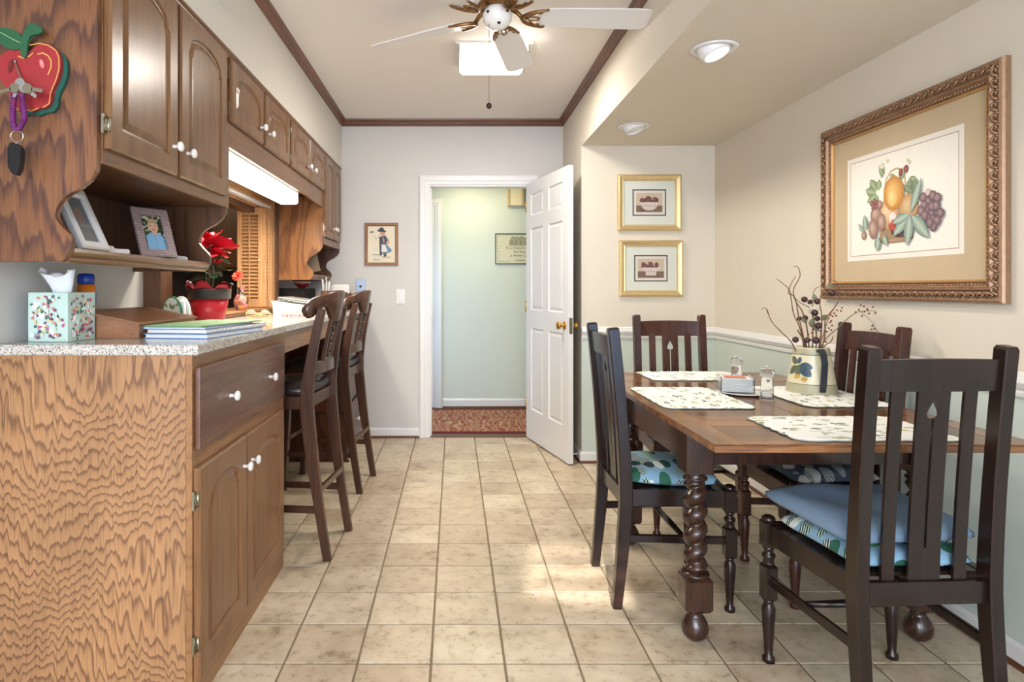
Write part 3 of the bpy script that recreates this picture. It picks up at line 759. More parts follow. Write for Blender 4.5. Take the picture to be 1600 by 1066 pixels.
hung_doors(cc, [(4.397, 4.676, 4.640, 4.397, 1), (4.690, 4.970, 4.722, 4.970, -1)], 1.565, .575, 1.640, hz=(1.63, 2.05), st=.045, rise=.05)
# small crown strip along the top of all three wall cabinets
cr = MB(); cr.prism([(AX-.01, 2.150), (AX+.003, 2.150), (AX+.004, 2.154), (AX+.012, 2.160), (AX+.014, 2.165), (AX-.01, 2.165)], A0, YF-.001, 'xz')
struct(cr.build('trim_6', M_oakh))

# ---- base cabinet
KX, K0, K1, KT = -.74, 1.765, 2.71, 1.012
kb_ = thing('base_cabinet', (AF, K0, 0), 'oak base cabinet with one wide drawer over two arched doors at left', 'cabinet')
MB().box(AF, KX-.018, K0+.006, K1-.02, 0, KT).build('carcass', M_hutch, kb_, world=True)
MB().box(AF, KX-.018, K0, K0+.006, 0, KT).build('end_panel', M_oakend, kb_, world=True)
MB().box(AF, KX-.0183, K1-.0195, K1, 0, KT-.0005).build('end_panel', M_hutch, kb_, world=True)
mb = MB(); mb.box(KX-.018, KX, K0, K0+.035, 0, KT, .001); mb.box(KX-.018, KX, K1-.05, K1, 0, KT); mb.box(KX-.018, KX, K0+.035, K1-.05, .965, KT); mb.box(KX-.018, KX, K0+.035, K1-.05, .69, .74); mb.box(KX-.018, KX, K0+.035, K1-.05, 0, .095); mb.box(KX-.018, KX, 2.15, 2.20, .095, .69)
mb.build('face_frame', M_oakf, kb_, world=True)
dr = MB(); dr.box(0, .885, -.018, 0, 0, .238, .006, seg=2)
dr = dr.build('drawer', M_draw, kb_, loc=(KX+.001-AF, .012, .738)); dr.rotation_euler.z = R90
for k in (.232, .662): knob(dr, k, -.017, .118)
DP = KX
hung_doors(kb_, [(1.774, 2.178, 2.140, 1.776, 1), (2.184, 2.655, 2.224, 2.655, -1)], .085, .605, .592, m=M_oakb, hz=(.19, .60), st=.062, rise=.075)
# ---- desk apron over the knee space, and the pedestal beyond
tag(MB().box(KX-.02, KX, K1+.001, 4.318, .918, KT, .002).build('desk_apron', M_oakf, origin=(KX-.01, 3.5, .918)), 'long oak apron rail under the worktop over the knee space', 'apron')
pd = thing('desk_pedestal', (AF, 4.32, 0), 'dark brown drawer pedestal under the far end of the worktop', 'cabinet')
MB().box(AF+.002, KX-.019, 4.3355, YF-.001, .06, KT).build('carcass', M_ped, pd, world=True)
MB().box(AF, KX-.06, 4.36, YF-.001, 0, .06).build('toe_kick', M_shadow, pd, world=True)
for z0, z1 in ((.0, .018), (.018, .33), (.345, .64), (.655, .82), (.835, KT)): MB().box(AF, KX+(.012 if z0 == 0 else 0), 4.32, 4.335, z0, z1, .003).build('side_panel', M_ped, pd, world=True)
for z0, z1 in ((.08, .38), (.40, .68), (.70, .96)):
    d = MB().box(KX-.018, KX+.002, 4.36, YF-.04, z0, z1, .004).build('drawer', M_ped, pd, world=True)
    knb = MB().lathe(KN, n=14, M=Matrix.Translation((KX+.002-AF, .35, (z0+z1)/2)) @ Matrix.Rotation(R90, 4, 'Y')); knb.build('knob', M_porc, d)
struct(MB().box(AF, AF+.01, K1+.001, 4.319, 0, KT-.001).build('trim_7', M_ped))
# ---- worktop
CX, CZ0, CZ1 = -.72, 1.012, 1.042
wt = MB(); wt.prism([(AF, 1.755), (CX, 1.755), (CX, YF), (AF, YF)], CZ0, CZ1, 'xy', bev=.003)
tag(wt.build('worktop', M_lam, origin=(CX, 1.755, CZ0)), 'long speckled beige laminate worktop running to the far wall', 'worktop')
# ---- pass-through casing, sill and shutters
ps = sempty('window_1', (XL, PY0, PZ0), 0, 'wood-cased pass-through opening over the worktop')
def pbox(name, m, *a, bev=.003): return MB().box(*a, bev).build(name, m, ps, world=True)
pbox('casing', M_hutch, XL, -1.225, 2.612, PY0-.0, CZ1, 1.86)
pbox('casing', M_shut, XL, -1.235, PY1, 4.30, CZ1, 1.86)
pbox('casing', M_hutch, XL, -1.225, 4.30, 4.372, CZ1, 1.86)
pbox('head_casing', M_oakf, XL, -1.225, PY0, PY1, PZ1, 1.86)
pbox('jamb', M_shut, WL, XL, PY0, PY0+.02, PZ0, PZ1); pbox('jamb', M_shut, WL, XL, PY1-.02, PY1, PZ0, PZ1); pbox('head_jamb', M_shut, WL, XL, PY0, PY1, PZ1-.02, PZ1)
MB().prism([(WL-.03, 1.045), (-1.205, 1.045), (-1.200, 1.050), (-1.205, 1.058), (-1.196, 1.064), (-1.194, 1.070), (-1.200, 1.075), (WL-.03, 1.075)], PY0+.001, 4.365, 'xz').build('sill', M_oakf, ps, world=True)
def shutter(loc, rz, label, w=.165, h=.655):
    s = thing('louvered_shutter', loc, label, 'shutter', rz, 'honey wood louvred shutters in the pass-through')
    for x in (0, w-.030): MB().box(x, x+.030, -.011, .011, 0, h, .002).build('stile', M_shut, s)
    for z, q in ((0, .055), (h-.05, .05)): MB().box(.030, w-.030, -.010, .010, z, z+q, .001).build('rail', M_shut, s)
    sl = None; n = 23; z0 = .062; dz = (h-.05-z0-.004)/n
    for k in range(n):
        if sl is None:
            sl = MB().box(-(w-.06)/2, (w-.06)/2, -.012, .012, -.0028, .0028, .001, M=Matrix.Rotation(.62, 4, 'X')).build('slat', M_shut, s)
            o = sl
        else: o = sl.copy(); COL.objects.link(o)
        o.location = (w/2, 0, z0+dz*(k+.5))
    MB().box(w/2-.004, w/2+.004, -.022, -.015, .045, h-.035, .001).build('tilt_rod', M_shut, s)
    MB().lathe([(.004, 0), (.003, .006), (.007, .012), (.005, .017), (.001, .018)], n=12, M=Matrix.Translation((w-.014, -.011, h*.47)) @ Matrix.Rotation(PI/2, 4, 'X')).build('knob', M_porc, s)
    return s
shutter((-1.425, 4.115, 1.078), 0, 'honey wood louvred shutter leaf folded open at the far side of the pass-through')
s2 = shutter((-1.243, 4.13, 1.078), PI/2*1.0, 'honey wood shutter leaf seen edge-on against the far jamb of the pass-through', w=.085)
s2.location = (-1.255, 4.125, 1.078)
for c_ in [c_ for c_ in D.objects if c_.parent == s2 and c_.name.startswith('knob')]: D.objects.remove(c_)
s3 = shutter((-1.262, 2.745, 1.078), 0.0, 'honey wood shutter leaf seen edge-on at the near jamb behind the poinsettia'); s3.rotation_euler.z = PI; s3.location = (-1.262, 2.76, 1.078)
# white shutter track under the head casing, brown header rail behind it
MB().box(-1.275, -1.240, PY0+.001, PY1-.001, 1.738, 1.7565, .002).build('shutter_track', M_white, ps, world=True)
MB().box(-1.40, -1.31, PY0+.021, PY1-.021, 1.700, 1.7365, .002).build('header_rail', M_hutch, ps, world=True)
# ---- under-cabinet fluorescent fixture
fl = thing('tube_lamp', (-1.005, 2.60, 1.86), 'long glowing white tube lamp mounted under the low wall cabinet', 'lamp')
lens = MB(); lens.prism([(-.052, -.08), (-.056, -.135), (-.050, -.147), (.042, -.147), (.052, -.135), (.052, -.08)], .005, 1.205, 'xz')
lens.build('lens', M_lens2, fl)
MB().box(-.056, .056, 0, 1.215, -.08, -.002, .002).build('housing', M_white, fl)
MB().prism([(-.055, -.08), (-.058, -.138), (-.051, -.149), (.043, -.149), (.054, -.137), (.054, -.08)], 1.205, 1.213, 'xz').build('end_cap', M_white, fl)
# ------------------------------------------------------------------ ceiling fittings
fan = thing('ceiling_fan', (.19, 2.78, ZC), 'white ceiling fan with gold blade brackets and a pull chain', 'fan')
MB().lathe([(.075, 0), (.078, -.02), (.11, -.035), (.115, -.075), (.10, -.095), (.06, -.105)], n=32).build('motor_housing', M_white, fan)
MB().lathe([(.085, -.095), (.088, -.105), (.08, -.115), (.03, -.118)], n=32).build('flywheel', M_abr, fan)
cap = MB().lathe([(.045, -.112), (.058, -.122), (.066, -.145), (.064, -.168), (.052, -.19), (.030, -.204), (.006, -.208)], n=32).build('switch_housing', M_porc, fan)
for a, z in ((-2.3, -.150), (-.9, -.148), (-1.45, -.196)):
    r = .064 if z > -.16 else .042
    MB().ball((r*math.cos(a), r*math.sin(a), z), (.008, .008, .006), 8, 6).build('screw', M_shadow, cap)
for k in range(5):
    a = math.radians(3+72*k); X = Matrix.Rotation(a, 4, 'Z') @ Matrix.Translation((0, 0, -.152)) @ Matrix.Rotation(math.radians(-11), 4, 'X')
    bp = [(.185, -.058), (.30, -.066), (.62, -.074), (.672, -.070), (.69, -.050), (.69, .050), (.672, .070), (.62, .074), (.30, .066), (.185, .058)]
    b = MB(); b.prism(bp, 0, .006, 'xy', M=X, bev=.0015); b.build('blade', M_white, fan)
    g = MB(); Y = X
    g.tube([(.06, 0, .045), (.09, 0, .02), (.115, 0, -.004)], [.012, .011, .010], 8, M=Y)
    for s in (1, -1):
        arc = [(.11+.085*(math.sin(t*PI/2)**1.5)+.02*t, s*.062*math.sin(t*PI*.5)**.7, -.006) for t in [i/8 for i in range(9)]]
        g.tube([(x, y, z) for x, y, z in arc], [.009]*4+[.008, .007, .006, .005, .004], 6, M=Y)
        inner = [(.125+.07*t, s*(.018+.030*t+.006*math.sin(t*12)), -.006) for t in [i/8 for i in range(9)]]
        g.tube(inner, .0045, 6, M=Y)
        g.tube([(.125, 0, -.006), (.15, s*.012, -.006), (.175, s*.010, -.006), (.19, s*.004, -.006)], .004, 6, M=Y)
        g.ball((.215, s*.060, -.004), (.009, .009, .005), 8, 5, M=Y)
    g.build('bracket', M_abr, fan)
pc = MB(); cx_, cy_ = -.038, -.035
for k in range(56): pc.ball((cx_, cy_, -.20-k*.0062), .0017, 5, 4)
pc = pc.build('pull_chain', M_abr, fan)
MB().tube([(cx_, cy_, -.195), (cx_, cy_, -.545)], .0008, 5).build('cord', M_abr, pc)
MB().ball((cx_, cy_, -.558), (.012, .012, .014), 12, 8).build('pull_ball', mat('dark_bronze', (60, 50, 40), .35, .6), pc)

cl = thing('ceiling_lamp', (.22, 3.60, ZC), 'square glowing ceiling lamp behind the fan blade', 'lamp')
MB().box(-.215, .215, -.165, .20, -.012, 0, .002).build('back_plate', M_white, cl)
q = MB(); q.prism([(-.185, -.012), (-.19, -.05), (-.17, -.068), (.17, -.068), (.19, -.05), (.185, -.012)], -.145, .185, 'xz'); q.build('lens', M_lens, cl)
for s in (-1, 1): MB().box(s*.192-.004, s*.195+.004, -.15, .19, -.05, -.012, .001).build('side_bar', M_nick, cl)

def eyeball(loc, label, lit, tilt):
    t = thing('recessed_lamp', (*loc, ZS), label, 'lamp')
    MB().lathe([(.068, .015), (.070, -.001), (.090, -.001), (.094, -.004), (.088, -.008), (.072, -.008), (.066, .002), (.066, .015)], n=36, cap=False).build('trim_ring', M_white, t)
    X = Matrix.Rotation(tilt, 4, 'Y') @ Matrix.Rotation(tilt*.8, 4, 'X')
    MB().lathe([(.064, .05), (.066, .01), (.064, -.012), (.056, -.030), (.050, -.034), (.046, -.026), (.044, .0)], n=32, M=X, cap=False).build('eyeball', M_white, t)
    MB().lathe([(.045, -.020), (.030, -.026), (.001, -.028)], n=24, M=X, cap=False).build('bulb', M_bulb if lit else M_porc, t)
    MB().lathe([(.070, .10), (.070, .0)], n=24, cap=True).build('can', M_shadow, t) if False else None
eyeball(EY[0], 'lit recessed eyeball lamp in the alcove soffit, the nearer one', True, -.28)
eyeball(EY[1], 'unlit recessed eyeball lamp in the alcove soffit, the farther one', False, -.28)

# ------------------------------------------------------------------ dining table (draw-leaf, barley-twist legs)
TX0_, TX1_, TY0, TYm0, TYm1, TY1, TH = .730, 1.655, 1.756, 2.069, 3.03, 3.285, .762
tb = thing('dining_table', (1.20, 2.55, 0), 'dark oak draw-leaf dining table with barley-twist legs', 'table')
def top(nm, y0, y1, z1, split=True):
    t = MB().box(TX0_, TX1_, y0, y1, z1-.024, z1-.003, .002).build(nm, M_tabx, tb, world=True)
    fw = .085; zt = z1-.003
    for a in ((TX0_, TX0_+fw, y0, y1), (TX1_-fw, TX1_, y0, y1)):
        o = MB().box(*a, zt+.0002, z1, .0012).build('rail_board', M_taby, tb, world=True)
    for a in ((TX0_+fw, TX1_-fw, y0, y0+.075), (TX0_+fw, TX1_-fw, y1-.075, y1)):
        MB().box(*a, zt+.0002, z1, .0012).build('cross_board', M_tabx, tb, world=True)
    w = (TX1_-TX0_-2*fw)/2
    for k in (0, 1): MB().box(TX0_+fw+k*w+.0008, TX0_+fw+(k+1)*w-.0008, y0+.0758, y1-.0758, zt+.0002, z1-.0007, .0015).build('panel_board', M_tabp, tb, world=True)
top('near_leaf', TY0, TYm0-.001, TH); top('main_top', TYm0, TYm1, TH); top('far_leaf', TYm1+.001, TY1, TH)
LX, LY = (.825, 1.590), (2.145, 2.945)
for x in LX: MB().box(x-.018, x+.018, LY[0]+.03, LY[1]-.03, .590, .732, .003).build('apron', M_tleg, tb, world=True)
for y in LY: MB().box(LX[0]+.03, LX[1]-.03, y-.018, y+.018, .60, .725, .003).build('apron', M_tleg, tb, world=True)
def twist_leg():
    m = MB()
    m.box(-.047, .047, -.047, .047, .575, .735, .003)
    m.lathe([(.034, .576), (.036, .570), (.030, .562), (.040, .556), (.040, .550), (.030, .545)], n=24)
    vs = []; fs = []; n = 24; H = [(.545-.31*i/110) for i in range(111)]
    for i, z in enumerate(H):
        e = min(1, i/6, (110-i)/6)
        for k in range(n):
            th = 2*PI*k/n; ph = 2*PI*z/.064
            r = .0405*(1-.42*e*(1-(.5+.5*math.cos(th-ph))**.55))
            if e < 1: r = .030+(r-.030)*e
            vs.append((r*math.cos(th), r*math.sin(th), z))
    for i in range(len(H)-1):
        for k in range(n):
            j = (k+1) % n; fs.append((i*n+k, i*n+j, (i+1)*n+j, (i+1)*n+k))
    m.raw(vs, fs, smooth=True)
    m.lathe([(.030, .236), (.044, .232), (.048, .226), (.044, .220)], n=24)
    m.box(-.047, .047, -.047, .047, .105, .222, .010)
    m.lathe([(.038, .106), (.026, .100), (.022, .092), (.028, .082), (.040, .062), (.045, .040), (.042, .020), (.032, .008), (.022, 0)], n=24)
    return m
lm = None
for x in LX:
    for y in LY:
        if lm is None: lm = twist_leg().build('leg', M_tleg, tb); o = lm
        else: o = lm.copy(); COL.objects.link(o)
        o.location = (x-1.20, y-2.55, 0)

# ------------------------------------------------------------------ dining chairs
def pillow(w0, w1, d, h, p=4, nx=20, ny=20, z=0, M=None, mb=None, sag=.0, edge=0.0):
    """cushion: front width w1, rear width w0, depth d, local y from -d/2 to d/2"""
    mb = mb or MB(); vs = []; fs = []
    for s in (1, -1):
        b = len(vs)
        for j in range(ny+1):
            v = -1+2*j/ny; v = math.copysign(abs(v)**.8, v)
            for i in range(nx+1):
                u = -1+2*i/nx; u = math.copysign(abs(u)**.8, u)
                w = (w0+(w1-w0)*(v+1)/2)/2
                q = max(0, 1-abs(u)**p)**.5*max(0, 1-abs(v)**p)**.5
                rx = 1-.05*abs(v)**6; ry = 1-.05*abs(u)**6
                vs.append((u*w*rx, v*d/2*ry, z+s*(edge+(h/2-edge)*q)*(1 if s > 0 else .5)+.006*math.sin(u*5+v*3)*q))
        for j in range(ny):
            for i in range(nx):
                a = b+j*(nx+1)+i; f = (a, a+1, a+nx+2, a+nx+1); fs.append(f if s > 0 else f[::-1])
    if edge:
        B = (nx+1)*(ny+1)
        rim = [i for i in range(nx+1)]+[(j*(nx+1)+nx) for j in range(1, ny+1)]+[(ny*(nx+1)+i) for i in range(nx-1, -1, -1)]+[j*(nx+1) for j in range(ny-1, 0, -1)]
        for k in range(len(rim)): a, c = rim[k], rim[(k+1) % len(rim)]; fs.append((a, c, B+c, B+a))
    mb.raw(vs, fs, M, smooth=True)
    bmesh.ops.remove_doubles(mb.bm, verts=mb.bm.verts, dist=.0005)
    return mb
def yq(z):      # back post centre line
    if z < .42: return -.19-.035*((.42-z)/.42)**1.3
    return -.19-.050*((z-.42)/.635)**1.4
SH = .45
def front_leg(s):
    m = MB(); x, y = s*.205, .19
    m.box(x-.021, x+.021, y-.021, y+.021, .37, .452, .003)
    m.lathe([(.019, .451), (.021, .456), (.020, .464), (.012, .470), (.003, .472)], x, y, 16)
    m.lathe([(.021, .371), (.014, .360), (.013, .352), (.020, .346), (.021, .338), (.016, .330), (.017, .318), (.019, .311)], x, y, 16)
    m.box(x-.022, x+.022, y-.022, y+.022, .200, .312, .006)
    m.lathe([(.020, .201), (.014, .192), (.015, .186), (.021, .172), (.020, .140), (.014, .050), (.012, .022), (.019, .014), (.019, 0)], x, y, 16)
    return m
def slat_mesh(x, w, hole=False):
    """vertical back slat following the post's rake"""
    m = MB(); t = .009; Z = [.425+(.955-.425)*i/8 for i in range(9)]
    if not hole:
        m.bar([(x, yq(z)+.004, z) for z in Z], w, t); return m
    # centre slat with a pierced spade and stem: built from strips round the hole
    hk = {.8645: .008, .868: .0145, .873: .0172, .879: .0168, .886: .0142, .893: .0108, .900: .0072, .907: .0036}
    hw = lambda z: hk.get(z, 0 if z < .5201 or z >= .9139 else .0035)
    zs = [.425, .52, .5201, .60, .70, .80, .8639, .8645, .868, .873, .879, .886, .893, .900, .907, .9139, .914, .955]
    vs = []; fs = []
    for s in (-1, 1):
        b = len(vs)
        for z in zs:
            y = yq(z)+.004; h = hw(z)
            for a, c in ((s*w/2, -t/2), (s*h, -t/2), (s*h, t/2), (s*w/2, t/2)): vs.append((x+a, y+c, z))
        for i in range(len(zs)-1):
            for k in range(4): fs.append((b+i*4+k, b+i*4+(k+1) % 4, b+(i+1)*4+(k+1) % 4, b+(i+1)*4+k))
        fs.append((b, b+1, b+2, b+3)); q = b+(len(zs)-1)*4; fs.append((q, q+1, q+2, q+3))
    m.raw(vs, fs); return m
def make_chair(label, wm, cush, group):
    t = thing('dining_chair', (0, 0, 0), label, 'chair', 0, group)
    for s in (-1, 1):
        Z = [0, .08, .16, .24, .32, .40, .46, .54, .62, .70, .78, .86, .94, 1.0, 1.045, 1.053]
        ws = [.036]*14+[.036, .030]; ds = [.034, .036, .040, .044, .046, .048, .048, .046, .044, .042, .042, .042, .042, .042, .042, .034]
        MB().bar([(s*.180, yq(z), z) for z in Z], ws, ds, bev=.003).build('back_post', wm, t)
        front_leg(s).build('leg', wm, t)
        MB().prism([(-.19, -.0), (.19, 0), (.19, .062), (-.19, .062)], -.011, .011, 'yz', M=Matrix.Translation((s*.1925, 0, .386)) @ Matrix.Rotation(-s*math.atan(.025/.38), 4, 'Z')).build('seat_rail', wm, t)
        MB().bar([(s*.180, -.195, .262), (s*.205, .185, .262)], .016, .030, bev=.004).build('stretcher', wm, t)
    MB().box(-.19, .19, .178, .200, .386, .448, .002).build('seat_rail', wm, t)
    MB().box(-.165, .165, -.20, -.178, .372, .432, .002).build('seat_rail', wm, t)
    MB().tube([(-.196, .03, .262), (0, .03, .262), (.196, .03, .262)], [.009, .013, .009], 10).build('stretcher', wm, t)
    MB().prism([(-.17, -.17), (.17, -.17), (.195, .17), (-.195, .17)], .436, .446, 'xy').build('seat_board', wm, t)
    # crest rail, gently bowed
    n = 10; vs = []; fs = []
    for i in range(n+1):
        u = -1+2*i/n; x = u*.165; bow = -.012*(1-u*u)
        for z, dy in ((.938, -.009), (.938, .009), (1.018+.004*(1-u*u), .009), (1.018+.004*(1-u*u), -.009)): vs.append((x, yq(z)+bow+dy, z))
    for i in range(n):
        for k in range(4): fs.append((i*4+k, i*4+(k+1) % 4, (i+1)*4+(k+1) % 4, (i+1)*4+k))
    fs += [(0, 1, 2, 3), (n*4, n*4+1, n*4+2, n*4+3)]
    MB().raw(vs, fs).build('crest_rail', wm, t)
    for x in (-.098, .098): slat_mesh(x, .034).build('slat', wm, t)
    slat_mesh(0, .086, True).build('pierced_slat', wm, t)
    pillow(.33, .39, .35, .085, z=.468).build('cushion', cush, t)
    return t
GC = 'mission-style dining chairs round the table'
chA = make_chair('dark dining chair with blue leaf-print cushion, side-on at the left of the table', M_dark, M_floral, GC)
chA.location = (.835, 2.535, 0); chA.rotation_euler.z = -PI/2
chB = make_chair('red-brown dining chair at the far end of the table before the alcove wall', M_red, M_floral, GC)
chB.location = (1.190, 3.235, 0); chB.rotation_euler.z = PI
chC = make_chair('dining chair with a dark leaf-print cushion squeezed between the table and the right wall', M_red, M_floral2, GC)
chC.location = (1.472, 2.56, 0); chC.rotation_euler.z = PI/2+.0
chD = make_chair('nearest dark dining chair, its back to the viewer, with a blue pad on its seat', M_dark, M_floral, GC)
chD.location = (1.225, 1.835, 0); chD.rotation_euler.z = math.radians(2.5)
pad = pillow(.38, .42, .37, .078, p=5, z=0, edge=.009)
pad = pad.build('seat_pad', M_denim); pad.location = (chD.location.x-.01, 1.855, .535); pad.rotation_euler = (math.radians(2), 0, math.radians(6))
tag(pad, 'plump blue woven seat pad lying on the nearest dining chair', 'seat pad')

# ------------------------------------------------------------------ bar stools
def make_stool(label, loc):
    t = thing('bar_stool', (0, 0, 0), label, 'stool', 0, 'brown bar stools at the worktop')
    def ys(z): 
        if z < .70: return -.145-.095*((.70-z)/.70)**1.25
        return -.145-.080*((z-.70)/.45)**1.5
    for s in (-1, 1):
        Z = [0, .10, .2, .3, .4, .5, .6, .68, .76, .84, .92, 1.0, 1.06, 1.11]
        MB().bar([(s*.172, ys(z), z) for z in Z], [.026]*4+[.028]*4+[.026]*6, [.036, .038, .04, .044, .05, .056, .060, .060, .054, .048, .042, .038, .036, .034], bev=.003).build('back_post', M_stool, t)
        MB().bar([(s*.165, .225, 0), (s*.165, .205, .35), (s*.165, .19, .66)], .034, .034, bev=.003).build('leg', M_stool, t)
        MB().box(s*.172-.011, s*.172+.011, -.14, .19, .665, .722, .002).build('seat_rail', M_stool, t)
        MB().box(s*.168-.008, s*.168+.008, -.20, .21, .205, .235, .002).build('stretcher', M_stool, t)
    MB().box(-.17, .17, .170, .205, .655, .722, .003).build('seat_rail', M_stool, t)
    MB().box(-.16, .16, -.155, -.130, .665, .722, .003).build('seat_rail', M_stool, t)
    MB().box(-.16, .16, .205, .230, .285, .315, .003).build('footrest', M_stool, t)
    MB().box(-.16, .16, -.213, -.195, .295, .322, .002).build('stretcher', M_stool, t)
    pillow(.36, .40, .36, .085, p=7, z=.738, edge=.018, M=Matrix.Translation((0, .03, 0))).build('seat', M_leather, t)
    # yoke crest: arched plate, ends bowed forward and rolled down
    n = 44; vs = []; fs = []
    for i in range(n+1):
        u = -1+2*i/n; x = u*.205
        ztop = 1.192-.050*abs(u)**2.4
        zbot = 1.118-.052*math.exp(-((abs(u)-.93)/.17)**2)-.070*math.exp(-(u/.40)**4)
        if abs(u) > .86: zm = (ztop+zbot)/2; q = max(.12, 1-((abs(u)-.86)/.14)**2)**.5; ztop, zbot = zm+(ztop-zm)*q, zm+(zbot-zm)*q
        y = ys(1.12)-.018+.085*abs(u)**2.2; th = .014
        hh = (ztop-zbot)
        for z, dy in ((zbot+.004, -th), (zbot, -th*.5), (zbot, th*.5), (zbot+.004, th), (ztop-.006, th), (ztop, th*.5), (ztop, -th*.5), (ztop-.006, -th)):
            vs.append((x, y+dy-.03*(z-1.12)/.07*.4, z))
    for i in range(n):
        for k in range(8): fs.append((i*8+k, i*8+(k+1) % 8, (i+1)*8+(k+1) % 8, (i+1)*8+k))
    fs += [tuple(range(8)), tuple(range(n*8, n*8+8))]
    MB().raw(vs, fs, smooth=True).build('crest_rail', M_stool, t)
    # lower back rail, curved
    vs = []; fs = []
    for i in range(11):
        u = -1+2*i/10
        for z, dy in ((.815, -.010), (.815, .010), (.868, .010), (.868, -.010)): vs.append((u*.172, ys(.84)-.022*(1-u*u)+dy, z))
    for i in range(10):
        for k in range(4): fs.append((i*4+k, i*4+(k+1) % 4, (i+1)*4+(k+1) % 4, (i+1)*4+k))
    fs += [(0, 1, 2, 3), (40, 41, 42, 43)]
    MB().raw(vs, fs).build('back_rail', M_stool, t)
    # carved splat
    m = MB(); N = 10
    def SP(x, z, d=0): return (x, ys(z)-.018+d, z)
    for s in (-1, 1): m.bar([SP(s*.052, .86+.23*i/N) for i in range(N+1)], .014, .016)
    for z in (.875, 1.075): m.bar([SP(-.05, z), SP(.05, z)], .016, .016, xdir=(0, 0, 1))
    m.bar([SP(0, .86+.23*i/N) for i in range(N+1)], .09, .004)
    fr = m.build('splat', M_stool, t)
    c = MB()
    for k in range(4):
        zc = .905+k*.048
        for s in (-1, 1):
            for d in (-1, 1):
                c.tube([SP(s*(.004+.030*a)*math.cos(a*4), zc+s*(.022*math.sin(a*4.2))*(1-a*.4), d*.006) for a in [i/8 for i in range(9)]], .0042, 6)
    c.build('carving', M_stool, fr)
    t.location = loc; t.rotation_euler.z = PI/2-math.radians(6)
    return t
st1 = make_stool('nearer brown wooden bar stool with carved splat and leather seat', (-.780, 2.955, 0))
st2 = copy_tree(st1); st2.location = (-.775, 3.86, 0); st2['label'] = 'farther brown wooden bar stool with carved splat, next to the far wall'
# ------------------------------------------------------------------ pictures on the walls
def framed(name, loc, rz, w, h, prof, fm, label, cat='picture', glass=False, group=None):
    t = thing(name, loc, label, cat, rz, group)
    MB().frame(w, h, prof).build('frame', fm, t)
    d = prof[-1][0]-.002
    MB().box(-w/2+.004, w/2-.004, -.004, 0, -h/2+.004, h/2-.004).build('backing', M_boxw, t)
    return t
# big gilt picture on the alcove's right wall
BW, BH = 1.005, .802
big = framed('framed_picture', (XR-.002, 2.517, 1.551), -PI/2, BW, BH,
    [(0, 0), (0, -.018), (.004, -.026), (.010, -.030), (.040, -.022), (.046, -.030), (.052, -.030), (.056, -.020), (.066, -.016), (.072, -.010), (.078, -.008), (.078, -.003)], M_gilt,
    'large carved gilt-framed fruit basket print on the right-hand wall')
orn = MB()
def along(w, h, step):
    out = []
    for (ax, az, bx, bz, r) in ((-w/2, -h/2, w/2, -h/2, 0), (w/2, -h/2, w/2, h/2, PI/2), (w/2, h/2, -w/2, h/2, PI), (-w/2, h/2, -w/2, -h/2, -PI/2)):
        L = math.hypot(bx-ax, bz-az); n = int(L/step)
        for k in range(n): f = (k+.5)/n; out.append((ax+(bx-ax)*f, az+(bz-az)*f, r, k))
    return out
for x, z, r, k in along(BW-.052, BH-.052, .036):
    X = Matrix.Translation((x, -.028, z)) @ Matrix.Rotation(-r, 4, 'Y')
    orn.tube([(-.016, 0, -.008), (-.008, -.004, .006), (.004, -.006, .010), (.012, -.004, .002), (.006, -.002, -.006), (-.002, -.004, -.003)], [.004, .0052, .005, .0045, .0038, .003], 5, M=X)
    orn.ball((.014, -.001, -.009), (.0055, .005, .004), 6, 4, M=X); orn.ball((-.004, .001, -.011), (.007, .004, .003), 6, 4, M=X)
orn.build('carved_leaves', M_gilt, big)
bd = MB()
for x, z, r, k in along(BW-.126, BH-.126, .0145): bd.ball((x, -.019, z), (.0050, .0045, .0050), 6, 4)
bd.build('beading', M_gilt, big)
MB().frame(BW-.142, BH-.142, [(0, -.0165), (.004, -.0185), (.010, -.012), (.010, -.006)]).build('gilt_liner', M_gilt2, big)
MB().box(-BW/2+.07, BW/2-.07, -.006, -.0045, -BH/2+.07, BH/2-.07).build('mat_board', mat('tan_mat_board', (192, 172, 140), .7, var=.06, vscale=14), big)
p = Print(y=-.0062)
W2, H2 = .325, .2285
p.rect(-W2, W2, -H2, H2, (240, 234, 222)); p.rect(-W2+.022, W2-.022, -H2+.020, H2-.020, (176, 140, 116)); p.rect(-W2+.025, W2-.025, -H2+.023, H2-.023, (244, 240, 228))
GR, GR2, BL = (104, 128, 92), (176, 188, 150), (112, 134, 124)
# positions measured in the print: u right, v up
p.line([(-.085+.0, -.02), (-.082, .06), (-.07, .10), (-.045, .128), (-.01, .135), (.02, .125), (.035, .10), (.042, .05), (.05, -.06)], .007, (190, 160, 120))
for a, b, L, w, r in ((-.13, .06, .07, .022, 2.2), (-.13, .05, .075, .022, 2.8), (-.125, .045, .07, .02, 3.5), (-.12, .06, .05, .018, 1.4), (-.12, .04, .05, .018, 4.2)): p.leaf(a, b, L, w, r, GR, GR2)
for a, b, r in ((.0, .085, .5), (.02, .09, 1.2), (-.01, .085, 2.4), (.06, .085, -.4), (-.10, .11, 1.2), (-.085, .115, 2.2)): p.leaf(a, b, .05, .012, r, GR, GR2)
p.ell(.015, .113, .012, .016, (120, 56, 56), 0, (176, 100, 90)); p.ell(.045, .122, .013, .016, (120, 56, 56), 0, (176, 100, 90))
for a, b in ((-.11, .16), (-.09, .165), (.055, .155), (.065, .145), (-.06, .175)): p.ell(a, b, .007, .007, (196, 190, 150), 0, (230, 224, 196))
for k in range(14): p.leaf(.07+random.uniform(-.02, .04), .02+random.uniform(-.03, .03), .045, .013, random.uniform(.6, 2.4), (96, 116, 92), (150, 164, 132))
